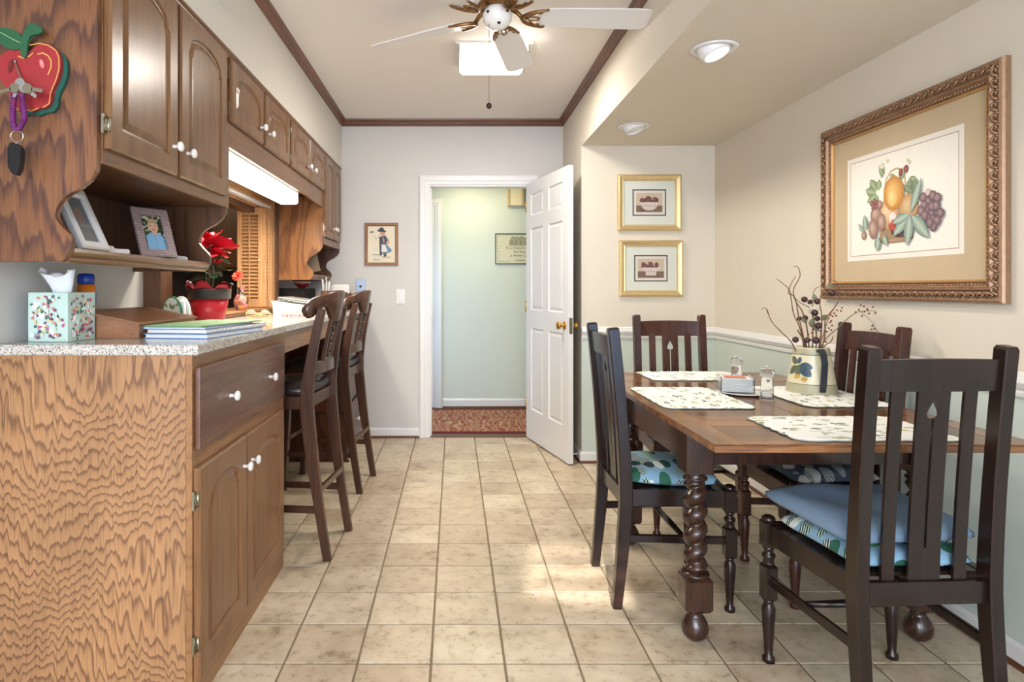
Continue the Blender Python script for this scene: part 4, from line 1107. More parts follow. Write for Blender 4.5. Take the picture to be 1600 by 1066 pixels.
p.ell(-.11, -.055, .04, .035, (150, 120, 104), 0, (200, 176, 150))
p.rect(-.105, .085, -.155, -.10, (176, 146, 112))
for k in range(14): p.line([(-.105+k*.014, -.155), (-.108+k*.0147, -.10)], .003, (130, 100, 76))
p.ell(-.01, -.155, .095, .010, (156, 122, 92), 0, (190, 160, 126)); p.ell(.02, -.115, .06, .032, (88, 62, 66), 0, (120, 92, 90))
p.ell(.062, -.03, .052, .052, (186, 142, 96), 0, (222, 190, 146)); p.ell(-.055, -.045, .062, .062, (192, 146, 104), 0, (236, 208, 170))
p.ell(-.022, .035, .060, .072, (188, 124, 52), .1, (240, 200, 120)); p.ell(-.03, .02, .028, .038, (226, 176, 98), 0, (246, 222, 160))
p.ell(-.028, -.062, .022, .022, (236, 206, 196), 0, (248, 232, 226))
for k in range(16): p.ell(-.030+random.uniform(-.016, .016), -.095+random.uniform(-.03, .018), .0075, .0075, (176, 52, 46), 0, (214, 110, 92), n=8)
for a, b, rx, rz in ((-.128, -.04, .034, .034), (-.145, -.098, .030, .044), (-.092, -.075, .027, .038), (-.205, -.12, .016, .02), (-.105, -.0, .02, .018)): p.ell(a, b, rx, rz, (140, 104, 96), .1, (204, 176, 154))
for a, b in ((-.155, .012), (-.135, .018), (-.120, .008), (-.145, -.008), (-.125, -.004)): p.ell(a, b, .011, .012, (122, 62, 66), 0, (176, 124, 118), n=8)
gc = [(.13, .0), (.155, -.02), (.178, .0), (.20, -.012), (.15, -.045), (.175, -.04), (.195, -.04), (.17, -.07), (.215, -.07), (.155, -.08), (.18, -.09), (.20, -.095), (.182, -.115), (.165, -.10), (.135, -.03), (.12, -.05), (.14, -.07)]
for a, b in gc: p.ell(a+.01, b-.005, .019, .020, (96, 72, 84), 0, (176, 148, 146), n=12)
p.ell(.165, .012, .013, .014, (196, 170, 160), 0, (222, 200, 190))
for a, b, L, w, r in ((.075, -.055, .14, .020, 1.15), (.07, -.06, .12, .026, 3.85), (.075, -.06, .125, .026, 4.55), (.08, -.062, .135, .028, 5.45), (.07, -.06, .10, .020, 3.4), (-.19, -.10, .07, .016, 1.7), (-.20, -.11, .06, .010, 2.3), (-.11, -.13, .065, .020, 4.6), (-.08, -.13, .05, .016, 5.2)): p.leaf(a, b, L, w, r, BL, (184, 200, 184))
p.build('print', big)
# two small gold frames with fruit bowls
GP = [(0, 0), (0, -.012), (.004, -.020), (.012, -.024), (.034, -.014), (.038, -.015), (.042, -.010), (.044, -.004)]
def fruit_small(loc, label, kind):
    t = framed('framed_picture', loc, 0, .438, .388, GP, M_golden, label)
    MB().box(-.178, .178, -.0055, -.004, -.153, .153).build('mat_board', mat('pale_grey_mat_board', (206, 208, 196), .7), t)
    p = Print(y=-.0056)
    p.rect(-.115, .115, -.090, .092, (58, 58, 56)); p.rect(-.107, .107, -.082, .084, (216, 208, 196)); p.rect(-.090, .090, -.065, .067, (196, 176, 152)); p.rect(-.090, .090, -.065, -.022, (122, 96, 76)); p.rect(-.090, .090, -.024, -.020, (96, 72, 58))
    if kind == 0:
        bowl = [(-.062, .000), (.062, .000), (.056, -.022), (.040, -.042), (.020, -.052), (-.020, -.052), (-.040, -.042), (-.056, -.022)]
    else:
        bowl = [(-.064, .004), (.064, .004), (.050, -.012), (.036, -.022), (.036, -.048), (-.036, -.048), (-.036, -.022), (-.050, -.012)]
    for k in range(26):
        p.ell(random.uniform(-.056, .056), .006+random.random()*.022*(1.3-abs(k/26-.5)), .012, .012, (82, 42, 44), 0, (150, 96, 92), n=8)
    p.ell(-.008, .036, .012, .012, (82, 42, 44), 0, (150, 96, 92), n=8)
    p.poly(bowl, (206, 192, 180)); p.line([bowl[0], bowl[1]], .004, (228, 218, 206))
    for k in range(5): p.ell(-.04+k*.02, -.022, .006, .005, (168, 140, 136), n=6)
    p.ell(-.05 if kind == 0 else .045, -.050, .009, .008, (92, 50, 48), 0, (150, 96, 86), n=8)
    p.build('print', t)
fruit_small((1.340, YA-.002, 1.790), 'upper of the two gold-framed fruit bowl pictures on the alcove wall', 0)
fruit_small((1.351, YA-.002, 1.338), 'lower of the two gold-framed fruit bowl pictures on the alcove wall', 1)
# small picture on the far wall
t = framed('framed_picture', (-.586, YF-.002, 1.556), 0, .268, .342, [(0, 0), (0, -.014), (.003, -.017), (.019, -.017), (.024, -.012), (.024, -.004)], M_frw, 'small wood-framed picture of a dancing child in a black hat beside the doorway')
MB().box(-.113, .113, -.0055, -.004, -.150, .150).build('sheet', mat('cream_sheet', (226, 216, 192), .7), t)
p = Print(y=-.0056)
NV, SK = (40, 56, 72), (196, 140, 112)
p.ell(-.078, .098, .018, .008, (120, 120, 116), .15); p.line([(-.06, .07), (-.045, .045), (-.03, .05), (-.02, .075)], .004, (150, 146, 136))
p.poly([(-.02, .06), (.035, .07), (.05, .03), (.03, -.01), (-.01, 0)], NV); p.poly([(-.018, .06), (.0, .06), (.005, -.09), (-.015, -.09)], (44, 48, 50))
p.poly([(.0, .0), (.04, .0), (.088, -.05), (.06, -.07), (.0, -.075)], (96, 130, 150)); p.poly([(.0, .0), (.03, -.005), (.05, -.06), (.0, -.062)], (226, 226, 222))
p.ell(.008, .088, .022, .020, SK, 0, (220, 160, 130)); p.ell(.0, .108, .038, .010, (34, 34, 36), -.12); p.ell(.0, .118, .020, .018, (34, 34, 36))
p.line([(.012, .055), (.02, .01)], .012, (190, 120, 96)); p.line([(.05, .05), (.06, .01), (.04, .0)], .010, SK)
p.line([(.02, -.07), (.025, -.10), (.01, -.105)], .012, (36, 36, 38)); p.line([(.035, -.07), (.035, -.098)], .010, (36, 36, 38))
p.rect(-.06, -.03, -.055, -.02, (222, 216, 206)); p.rect(-.075, -.02, -.086, -.080, (120, 130, 90)); p.rect(-.06, .0, -.1, -.09, (210, 204, 192)); p.ell(.04, -.105, .04, .006, (206, 176, 140))
p.line([(-.065, -.125), (-.055, -.118), (-.05, -.130), (-.04, -.122), (-.03, -.130), (-.02, -.122), (-.01, -.128)], .004, (60, 56, 50))
p.build('print', t)
# sign in the hall
t = framed('framed_sign', (.66, HY-.002, 1.60), 0, .50, .31, [(0, 0), (0, -.012), (.009, -.012), (.010, -.004)], M_black, 'black-framed cream motto in the hall beyond the doorway', 'sign')
MB().box(-.241, .241, -.0055, -.004, -.146, .146).build('sheet', mat('cream_paper', (214, 210, 184), .8), t)
p = Print(y=-.0056)
for k in range(9): p.ell(-.222+random.uniform(-.008, .008), .12-k*.03, .008, .008, (176, 172, 140), 0, (150, 160, 120), n=6)
for k in range(6): p.ell(-.21+k*.02, -.125, .007, .006, (180, 160, 140), n=6)
p.poly([(-.11, .03), (-.11, .08), (-.08, .12), (-.02, .115), (.02, .125), (.09, .09), (.11, .03)], (170, 166, 140))
for x in (-.09, -.05, .0, .05): p.rect(x, x+.018, .04, .085, (140, 138, 112)); p.line([(x, .10), (x+.02, .125), (x+.04, .10)], .006, (120, 124, 96))
p.ell(0, -.115, .06, .006, (150, 148, 124)); p.build('print', t)
X = Matrix.Translation((0, -.0062, 0)) @ Matrix.Rotation(PI/2, 4, 'X')
M_ink = mat('dark_ink', (60, 60, 52), .8)
for i, s in enumerate(("To a Friend's House", 'the Road', 'is Never Long')):
    text_mesh(s, .036, M_ink, t, Matrix.Translation((0, 0, .008-i*.038)) @ X, shear=.25)
# door chime high on the hall wall
t = thing('door_chime', (.616, HY-.002, 2.03), 'white door chime box with wooden sides high on the hall wall', 'door chime')
MB().box(-.062, .062, -.055, 0, 0, .26, .006).build('cover', mat('cream_plastic', (240, 226, 190), .4), t)
for s in (-1, 1): MB().box(s*.072-.010, s*.072+.010, -.062, 0, -.006, .266, .003).build('side', M_golden, t)
# switch plates
def plate(loc, w, h, m, label, kind):
    t = thing('wall_switch' if kind else 'wall_jack', loc, label, 'switch' if kind else 'wall plate')
    MB().box(-w/2, w/2, -.006, 0, -h/2, h/2, .002).build('plate', m, t)
    if kind: MB().box(-.016, .016, -.010, -.005, -.034, .034, .002).build('rocker', M_white, t)
    else:
        MB().lathe([(.010, 0), (.010, .003), (.006, .004), (.005, .010), (.001, .010)], n=14, M=Matrix.Translation((0, -.006, 0)) @ Matrix.Rotation(PI/2, 4, 'X')).build('socket', M_black, t)
    for z in (-.045, .045): MB().ball((0, -.006, z), (.003, .0015, .003), 8, 4).build('screw', M_nick, t)
plate((-.434, YF-.001, 1.135), .070, .116, M_white, 'white rocker light switch between the small picture and the doorway', 1)
plate((-.755, YF-.001, 1.217), .078, .120, mat('blue_grey_steel', (150, 168, 188), .25, .3), 'bluish steel cable wall plate above the far end of the worktop', 0)

# ------------------------------------------------------------------ on the dining table
TT = TH
def placemat(loc, rz, w, d, label):
    """scalloped quilted mat"""
    N = 168; out = []
    for k in range(N):
        a = 2*PI*k/N; ca, sa = math.cos(a), math.sin(a)
        r = 1/(abs(ca)**14+abs(sa)**14)**(1/14)
        x, y = w/2*ca*r, d/2*sa*r; sc = 1+.030*abs(math.sin(a*12)); out.append((x*sc, y*sc))
    t = thing('placemat', loc, label, 'placemat', rz, 'cream quilted placemats on the dining table')
    mb = MB(); nr = 26; vs = []; fs = []
    for q in range(nr+1):
        f = q/nr
        for x, y in out:
            X_, Y_ = x*f, y*f
            z = .0050+.0016*math.sin((X_+Y_)*190)
            if q == nr: z = .0015
            vs.append((X_, Y_, z))
    for q in range(nr):
        for k in range(N):
            j = (k+1) % N; fs.append((q*N+k, q*N+j, (q+1)*N+j, (q+1)*N+k))
    mb.raw(vs, fs, smooth=True); mb.build('cloth', M_mat, t, recalc=False)
    MB().tube([(x, y, .0022) for x, y in out], .0022, 5, closed=True).build('piping', mat('green_grey_piping', (150, 160, 148), .8), t)
    return t
placemat((.935, 2.51, TT+.0005), PI/2, .475, .335, 'cream leaf-print placemat before the left-hand chair')
placemat((1.185, 3.115, TT+.0005), 0, .475, .30, 'cream leaf-print placemat at the far end of the table')
placemat((1.470, 2.54, TT+.0005), PI/2, .475, .335, 'cream leaf-print placemat under the pitcher')
placemat((1.225, 1.955, TT+.0005), 0, .475, .335, 'cream leaf-print placemat at the near end behind the nearest chair')

# pitcher with dried stems
PX, PY_ = 1.500, 2.63
pit = thing('pitcher', (PX, PY_, TT+.006), 'cream pitcher with a painted fruit sprig and dark blue handle on a placemat', 'pitcher')
M_cer = mat('cream_glaze', (222, 212, 176), .3, coat=.3)
def crossmat():
    m = D.materials.new('crosshatched_glaze'); t, b = nodes(m); g = t.nodes.new('ShaderNodeTexCoord')
    s = t.nodes.new('ShaderNodeSeparateXYZ'); t.links.new(g.outputs['Object'], s.inputs[0])
    ang = math_(t, 'ARCTAN2', s.outputs[1], s.outputs[0]); ang = math_(t, 'MULTIPLY', ang, 11.5)
    zz = math_(t, 'MULTIPLY', s.outputs[2], 130)
    L = []
    for op in ('ADD', 'SUBTRACT'): L.append(math_(t, 'LESS_THAN', math_(t, 'FRACT', math_(t, op, ang, zz)), .22))
    f = math_(t, 'MAXIMUM', *L)
    mx = t.nodes.new('ShaderNodeMix'); mx.data_type = 'RGBA'; t.links.new(f, mx.inputs[0]); mx.inputs[6].default_value = lin((214, 204, 168)); mx.inputs[7].default_value = lin((92, 96, 76))
    t.links.new(mx.outputs[2], b.inputs['Base Color']); b.inputs['Roughness'].default_value = .3; return m
M_cross = crossmat()
bodyr = lambda z: .097-.031*(z/.187)**1.05
Z = [i/24*.187 for i in range(25)]
MB().lathe([(.085, 0)]+[(bodyr(z), z) for z in Z]+[(bodyr(.187)-.005, .187), (bodyr(.15)-.006, .15), (bodyr(.06)-.006, .06)], n=40).build('body', M_cer, pit)
for z0, z1 in ((.004, .036), (.160, .185)):
    MB().lathe([(bodyr(z0)+.0008, z0), (bodyr(z1)+.0008, z1)], n=40, cap=False).build('hatched_band', M_cross, pit)
for z in (.038, .158): MB().tube([(bodyr(z)*math.cos(a), bodyr(z)*math.sin(a), z) for a in [2*PI*k/40 for k in range(40)]], .0012, 5, closed=True).build('painted_line', mat('navy_glaze', (34, 42, 52), .3), pit)
# handle towards the camera's right
ha = math.radians(-95)
hd_ = [(bodyr(.17)-.002, .176), (bodyr(.17)+.018, .180), (bodyr(.17)+.034, .165), (bodyr(.12)+.036, .13), (bodyr(.08)+.024, .085), (bodyr(.04)+.012, .045), (bodyr(.02)+.002, .012)]
MB().bar([(r*math.cos(ha), r*math.sin(ha), z) for r, z in hd_], .024, .012, bev=.003, xdir=(-math.sin(ha), math.cos(ha), 0)).build('handle', mat('navy_glaze', (34, 42, 52), .3), pit)
# painted leaves hugging the wall of the pitcher
def on_body(u, v, off=.0012):
    a = math.radians(-152)+u/.085; r = bodyr(v)+off; return (r*math.cos(a), r*math.sin(a), v)
def wrapleaf(u, v, L, w, rot, m):
    n = 8; vs = []; fs = []
    for i in range(n+1):
        f = i/n; h = w*math.sin(f*PI)**.7
        for d in (h, 0, -h):
            a, b = L*f, d; vs.append(on_body(u+a*math.cos(rot)-b*math.sin(rot), v+a*math.sin(rot)+b*math.cos(rot)))
    for i in range(n):
        for k in (0, 1): fs.append((i*3+k, i*3+k+1, (i+1)*3+k+1, (i+1)*3+k))
    return MB().raw(vs, fs).build('painted_leaf', m, pit)
M_pl = mat('painted_teal', (64, 84, 96), .35); M_pl2 = mat('painted_olive', (92, 100, 74), .35); M_pl3 = mat('painted_ochre', (196, 160, 84), .35)
wrapleaf(.0, .115, .055, .017, -.15, M_pl); wrapleaf(.004, .112, .06, .019, -.75, M_pl); wrapleaf(.0, .118, .05, .016, -1.7, M_pl2); wrapleaf(-.01, .12, .05, .014, 2.6, M_pl2); wrapleaf(-.01, .112, .055, .015, -2.4, M_pl2); wrapleaf(-.005, .12, .03, .010, 1.4, M_pl)
wrapleaf(-.02, .062, .03, .010, .4, M_pl3); wrapleaf(.01, .058, .026, .010, .1, M_pl3)
# dried arrangement: bunch is one thing; branches, berries and leaves are parts
bq = thing('dried_bouquet', (PX, PY_, TT+.10), 'dried curly twigs with dark berries standing in the cream pitcher', 'bouquet')
M_twig = mat('red_brown_twig', (120, 78, 56), .7); M_twig2 = mat('olive_twig', (110, 102, 72), .7)
M_berry = mat('dark_berry', (66, 36, 38), .3, var=.3, vscale=60); M_rb = mat('red_berry', (120, 34, 32), .35)
S_ = 2.63/978
def px_(x, y, dy=0):      # offset of a point of the arrangement from the pitcher's mouth
    Y = PY_+dy
    return Vector(((x-710)*Y/978-PX, dy, 1.2+(451-y)*Y/978-(TT+.10)))
def smooth(pts, n=5):
    out = []; P = [pts[0]]+pts+[pts[-1]]
    for i in range(1, len(P)-2):
        for k in range(n):
            t = k/n; a, b, c, d = P[i-1], P[i], P[i+1], P[i+2]
            out.append(.5*((2*b)+(c-a)*t+(2*a-5*b+4*c-d)*t*t+(3*b-a-3*c+d)*t**3))
    out.append(pts[-1]); return out
def twig(pts, r0=.0030, r1=.0012, m=None, dy=0.0):
    P = [px_(x, y, dy*i/(len(pts)-1)) for i, (x, y) in enumerate(pts)]; P = smooth(P); n = len(P)
    MB().tube(P, [r0+(r1-r0)*i/(n-1) for i in range(n)], 6).build('twig', m or M_twig, bq)
twig([(1262, 600), (1240, 541), (1222, 520), (1206, 503), (1199, 484)], dy=-.03)
twig([(1206, 503), (1200, 490), (1196, 481), (1189, 484)], .0018, .001, dy=.0)
twig([(1265, 600), (1252, 520), (1240, 490), (1234, 455), (1224, 444), (1214, 436)], dy=.04)
twig([(1266, 600), (1256, 530), (1248, 495), (1242, 465), (1232, 458), (1238, 440), (1244, 432)], dy=.02)
twig([(1268, 600), (1262, 520), (1254, 488), (1243, 470), (1240, 452), (1250, 432), (1247, 418), (1240, 416)], dy=-.02)
twig([(1268, 600), (1270, 520), (1268, 485), (1250, 473), (1236, 459)], m=M_twig2, dy=.05)
twig([(1268, 600), (1276, 530), (1270, 490), (1272, 455), (1284, 447)], m=M_twig2, dy=.03)
twig([(1268, 600), (1282, 530), (1284, 495), (1281, 470), (1290, 450), (1303, 445)], dy=-.03)
twig([(1268, 600), (1288, 530), (1290, 500), (1306, 478), (1312, 462), (1308, 442), (1300, 438)], dy=-.05)
twig([(1270, 600), (1284, 540), (1310, 512), (1334, 491), (1352, 486), (1372, 487), (1385, 492)], .0024, .0009, m=M_twig2, dy=.04)
twig([(1345, 487), (1362, 503), (1368, 514), (1376, 520)], .0012, .0007, m=M_twig2)
twig([(1270, 600), (1282, 540), (1292, 505), (1298, 490), (1304, 484)], .0024, .0009, m=M_twig2, dy=.02)
twig([(1268, 600), (1286, 545), (1298, 535), (1302, 525)], dy=-.06)
twig([(1268, 600), (1260, 540), (1254, 528), (1246, 516)], .0035, .003, m=M_twig2, dy=-.05)
def berry(x, y, r, dy, m, nm='berry'):
    MB().ball(px_(x, y, dy), r, 12, 8).build(nm, m, bq)
for x, y, r, dy in ((1243, 531, .0128, -.06), (1261, 532, .0125, -.07), (1257, 468, .0128, .0), (1266, 472, .0105, .03), (1277, 471, .0135, .0), (1300, 458, .0145, -.03), (1249, 498, .010, .03), (1258, 497, .012, .04), (1273, 489, .014, -.02), (1279, 509, .014, -.04), (1275, 532, .015, -.06), (1277, 498, .012, .03)): berry(x, y, r, dy, M_berry)
for k in range(26):
    x, y = random.choice(((1264, 520), (1276, 524), (1292, 512), (1298, 498), (1284, 535), (1302, 494)))
    berry(x+random.uniform(-9, 9), y+random.uniform(-12, 12), .0040, random.uniform(-.05, .05), M_rb, 'small_berry')
for x, y in ((1337, 488), (1342, 484), (1345, 477), (1350, 479), (1351, 487), (1356, 485), (1355, 483), (1358, 490), (1347, 494), (1364, 480), (1368, 489), (1381, 490), (1385, 492), (1363, 509), (1362, 515), (1367, 514), (1314, 486), (1316, 481), (1308, 485)): berry(x, y, .0040, .035, M_rb, 'small_berry')
def dleaf(x, y, L, w, rx, rz, m):
    n = 6; vs = []; fs = []
    for i in range(n+1):
        f = i/n; h = w*math.sin(f*PI)**.8
        for d in (-h, 0, h): vs.append((L*f, d, -.004+.010*f*(1-f)*2-abs(d)*.25))
    for i in range(n):
        for k in (0, 1): fs.append((i*3+k, i*3+k+1, (i+1)*3+k+1, (i+1)*3+k))
    X = Matrix.Translation(px_(x, y, 0)) @ Matrix.Rotation(rz, 4, 'Y') @ Matrix.Rotation(rx, 4, 'X')
    MB().raw(vs, fs, M=X, smooth=True).build('dried_leaf', m, bq)
M_lf = mat('grey_green_leaf', (120, 124, 96), .8); M_lfw = mat('pale_dried_petal', (206, 196, 176), .8)
dleaf(1292, 447, .030, .011, 1.2, -.2, M_lf); dleaf(1272, 470, .028, .010, 1.3, -1.4, M_lf); dleaf(1283, 500, .036, .012, 1.3, -.6, M_lf); dleaf(1265, 490, .034, .013, 1.2, -1.0, M_lfw); dleaf(1278, 492, .032, .012, 1.4, -2.0, M_lfw); dleaf(1268, 512, .036, .010, 1.2, -1.6, M_lf); dleaf(1252, 500, .030, .010, 1.3, .2, M_lf); dleaf(1280, 518, .04, .012, 1.3, -2.3, M_lf)

# salt and pepper mills, napkin holder on its plate
def mill(loc, h, label):
    t = thing('pepper_mill', loc, label, 'mill', 0, 'clear fluted mills on the dining table')
    s = h/.135
    prof = [(.026, 0), (.0275, .004), (.0275, .012), (.024, .018), (.023, .050), (.021, .082), (.016, .088)]
    hd = [(.016, .089), (.026, .093), (.0275, .100), (.026, .116), (.021, .123), (.008, .125)]
    for nm, pr in (('body', prof), ('head', hd)):
        n = 32; vs = []; fs = []
        for r, z in pr:
            for i in range(n): a = 2*PI*i/n; q = r*(1-.05*(i % 2)); vs.append((q*math.cos(a)*s, q*math.sin(a)*s, z*s))
        for k in range(len(pr)-1):
            for i in range(n): j = (i+1) % n; fs.append((k*n+i, k*n+j, (k+1)*n+j, (k+1)*n+i))
        fs.append(tuple(range(n))[::-1]); fs.append(tuple(range((len(pr)-1)*n, len(pr)*n)))
        MB().raw(vs, fs, smooth=True).build(nm, M_glass, t)
    MB().lathe([(.004*s, .124*s), (.006*s, .128*s), (.006*s, .132*s), (.002*s, .135*s)], n=14).build('finial', M_chrome, t)
    MB().lathe([(.017*s, .012*s), (.017*s, .022*s)], n=20).build('contents', mat('white_salt', (236, 236, 236), .8), t)
    return t
mill((1.229, 2.46, TT), .135, 'clear acrylic salt mill in front of the napkin holder')
mill((1.290, 2.86, TT), .132, 'clear acrylic pepper mill behind the napkin holder')
pl_ = MB().lathe([(.045, 0), (.075, .003), (.105, .007), (.107, .009), (.075, .006), (.040, .004)], n=40)
tag(pl_.build('plate', M_porc, loc=(1.205, 2.615, TT)), 'white plate under the clear napkin holder', 'plate')
nh = thing('napkin_holder', (1.178, 2.625, TT+.0065), 'clear acrylic holder full of white napkins on the white plate', 'napkin holder', math.radians(-14))
mb = MB(); mb.box(-.065, .065, -.055, .055, 0, .003)
for a in ((-.065, -.062, -.055, .055), (.062, .065, -.055, .055), (-.062, .062, -.055, -.052), (-.062, .062, .052, .055)): mb.box(*a, .0, .066)
mb.build('box', M_glass, nh)
nk = MB()
for k in range(10): nk.box(-.059+.001*(k % 2), .059-.001*(k % 3), -.049, .049, .0045+k*.0055, .0092+k*.0055, .0015)
nk.build('napkins', M_paper, nh)['kind'] = 'stuff'
MB().box(-.045, .040, -.035, .03, .0605, .0625, .001).build('printed_card', mat('salmon_card', (196, 110, 84), .7), nh)
# ------------------------------------------------------------------ on the worktop (top at CZ1)
CT = CZ1+.0005
# tissue box
tb_ = thing('tissue_box', (-1.193, 1.905, CT), 'flower-patterned mint tissue box at the near end of the worktop', 'tissue box', math.radians(-5))
MB().box(-.062, .062, -.062, .062, 0, .146, .0015).build('carton', mat('mint_card', (196, 222, 210), .45), tb_)
def floral_face(seed, w=.118, h=.140, logo=True):
    rnd = random.Random(seed); p = Print(y=0)
    p.rect(-w/2, w/2, 0, h, (200, 224, 212))
    cols = [((50, 100, 84), (96, 150, 110)), ((180, 60, 110), (220, 110, 150)), ((214, 104, 96), (238, 150, 130)), ((104, 44, 84), (160, 90, 130)), ((222, 190, 130), (240, 220, 170)), ((240, 244, 240), (255, 255, 255)), ((28, 84, 84), (60, 120, 110))]
    for k in range(5):
        x, z = rnd.uniform(-w/2+.02, w/2-.02), rnd.uniform(.02, h-.02)
        for q in range(5): p.leaf(x, z, .014, .004, q*1.256+k, (240, 246, 244), (255, 255, 255))
    for k in range(80):
        c = rnd.choice(cols); p.leaf(rnd.uniform(-w/2+.008, w/2-.012), rnd.uniform(.010, h-.010), rnd.uniform(.009, .016), rnd.uniform(.0026, .0046), rnd.uniform(0, 6.28), c[0], c[1])
    for k in range(9): c = rnd.choice(cols[2:5]); p.ell(rnd.uniform(-w/2+.01, w/2-.01), rnd.uniform(.02, h-.02), .0045, .0045, c[0], 0, c[1], n=8)
    if logo: p.ell(-w/2+.016, .018, .008, .008, (240, 244, 242), 0, (200, 220, 216), n=12); p.rect(-w/2+.028, -w/2+.042, .012, .016, (110, 130, 130)); p.rect(-w/2+.028, -w/2+.038, .018, .021, (150, 160, 160))
    return p
floral_face(3).build('printed_face', tb_, Matrix.Translation((0, -.0622, .003)))
floral_face(5).build('printed_face', tb_, Matrix.Translation((.0622, 0, .003)) @ Matrix.Rotation(PI/2, 4, 'Z'))
n = 16; vs = []; fs = []
for j in range(9):
    f = j/8
    for i in range(n):
        a = 2*PI*i/n; r = (.028+.020*f)*(1+.28*math.sin(3*a+f*2)*f); vs.append((r*math.cos(a)*1.0-.018*f, r*math.sin(a)*.55, .143+.062*f*(1+.22*math.sin(2*a+1.0))-.004*math.sin(5*a)))
for j in range(8):
    for i in range(n): k = (i+1) % n; fs.append((j*n+i, j*n+k, (j+1)*n+k, (j+1)*n+i))
q = MB().raw(vs, fs, smooth=True).ball((-.018, 0, .185), (.034, .018, .022), 12, 8); q.build('tissue', mat('tissue_paper', (240, 242, 246), .9), tb_)
# orange bottle
ob = thing('bottle', (-1.216, 2.065, CT), 'orange plastic bottle with a blue cap behind the tissue box', 'bottle')
MB().lathe([(.028, 0), (.031, .006), (.031, .14), (.027, .165), (.022, .172)], n=28).build('body', mat('orange_plastic', (232, 128, 30), .3), ob)
MB().lathe([(.0315, .10), (.0315, .145)], n=28, cap=False).build('label', mat('blue_white_label', (120, 150, 190), .4), ob)
MB().lathe([(.024, .172), (.026, .176), (.026, .198), (.022, .206), (.003, .208)], n=28).build('cap', mat('blue_cap', (28, 70, 170), .3), ob)
# slant-top desk box
db = thing('desk_box', (-1.098, 2.16, CT), 'brown slant-lidded desk box behind the folders', 'box', 0)
w, d = .205, .40
MB().prism([(.105, 0), (.105, .044), (-.078, .080), (-.078, 0)], -.19, .24, 'xz').build('body', M_boxw, db)
MB().prism([(.110, .0445), (.109, .0505), (-.082, .0880), (-.082, .0820)], -.197, .247, 'xz').build('lid', M_boxw, db)
# stack of folders and notebooks
FG = 'folders and notebooks stacked by the worktop edge'
def book(loc, rz, w, d, h, cover, label, name='notebook', pages=True, spiral=False, tilt=0):
    t = thing(name, loc, label, 'notebook' if name != 'folder' else 'folder', rz, FG)
    if tilt: t.rotation_euler.x = tilt
    c = .0012 if h < .012 else .0018
    MB().box(-w/2, w/2, -d/2, d/2, 0, c).build('cover', cover, t); MB().box(-w/2, w/2, -d/2, d/2, h-c, h).build('cover', cover, t)
    if pages: MB().box(-w/2+.004, w/2-.003, -d/2+.005, d/2-.005, c+.0002, h-c-.0002).build('pages', M_paper, t)
    if spiral:
        m = MB()
        for k in range(30):
            y = -d/2+.01+(d-.02)*k/29; m.tube([(w/2-.004+.006*math.cos(a), y, h/2+.007*math.sin(a)) for a in [2*PI*i/8 for i in range(8)]], .0009, 4, closed=True)
        m.build('spiral_binding', M_chrome, t)
    return t
M_fb = mat('blue_folder', (120, 160, 206), .5); M_fg = mat('green_folder', (148, 192, 130), .6); M_grey = mat('grey_cover', (150, 140, 128), .5, var=.2, vscale=120)
a0 = math.radians(-8)
book((-.850, 2.165, CT), a0, .215, .40, .014, M_fb, 'blue notebook at the bottom of the folder stack')
book((-.850, 2.19, CT+.0145), a0-.02, .21, .42, .014, M_grey, 'grey spiral notebook in the middle of the folder stack', spiral=True)
book((-.868, 2.155, CT+.029), a0+.03, .21, .36, .006, M_fb, 'thin blue folder under the green folder', 'folder')
book((-.866, 2.18, CT+.0355), a0-.04, .215, .40, .0035, M_fg, 'green folder on top of the stack near the worktop edge', 'folder', pages=False)
# poinsettia
po = thing('potted_poinsettia', (-1.128, 2.88, CT), 'red poinsettia in a red pot with a black rim on the worktop', 'potted plant')
M_redp = mat('red_plastic_pot', (176, 26, 40), .35); M_blk = mat('black_rim', (30, 34, 36), .35)
MB().lathe([(.062, .006), (.065, .008), (.086, .112), (.080, .112), (.060, .012)], n=36, cap=False).build('pot', M_redp, po)
MB().lathe([(.088, .110), (.094, .112), (.096, .152), (.098, .156), (.090, .158), (.088, .130), (.001, .128)], n=36).build('pot_rim', M_blk, po)
MB().lathe([(.060, .001), (.092, .003), (.098, .010), (.090, .008), (.06, .006)], n=36).build('saucer', M_porc, po)
M_foil = mat('red_foil', (150, 24, 36), .2, .5); M_br = mat('red_bract', (206, 20, 44), .5, var=.15, vscale=30); M_lfg = mat('dark_green_leaf', (34, 66, 38), .45)
for k in range(7):
    a = k*2*PI/7+.3; h = .012+.028*(k % 2)
    X = Matrix.Rotation(a, 4, 'Z')
    MB().raw([(.088, -.045, .150), (.088, .045, .150), (.108, .0, .155+h), (.100, .022, .170+h*.4), (.100, -.022, .170+h*.4)], [(0, 1, 3, 4), (4, 3, 2)], M=X).build('foil_wrap', M_foil, po)
def bract(c, L, w, az, el, m, nm, fold=.25, roll=0):
    n = 8; vs = []; fs = []
    for i in range(n+1):
        f = i/n; h = w*(math.sin(min(1, f*1.02)*PI)**.75)*(1.15-.5*f)
        for d in (-h, -h*.5, 0, h*.5, h): vs.append((L*f, d, abs(d)*fold-.18*L*f*f+.004*math.sin(f*14+d*80)))
    for i in range(n):
        for k in range(4): fs.append((i*5+k, i*5+k+1, (i+1)*5+k+1, (i+1)*5+k))
    X = Matrix.Translation(c) @ Matrix.Rotation(az, 4, 'Z') @ Matrix.Rotation(-el, 4, 'Y') @ Matrix.Rotation(roll, 4, 'X')
    return MB().raw(vs, fs, M=X, smooth=True).build(nm, m, po)
for k in range(9): bract((0, 0, .345+.006*(k % 3)), .105+.02*(k % 2), .030, k*.70+.2, .15+.35*(k % 3), M_br, 'bract', roll=.5*math.sin(k))
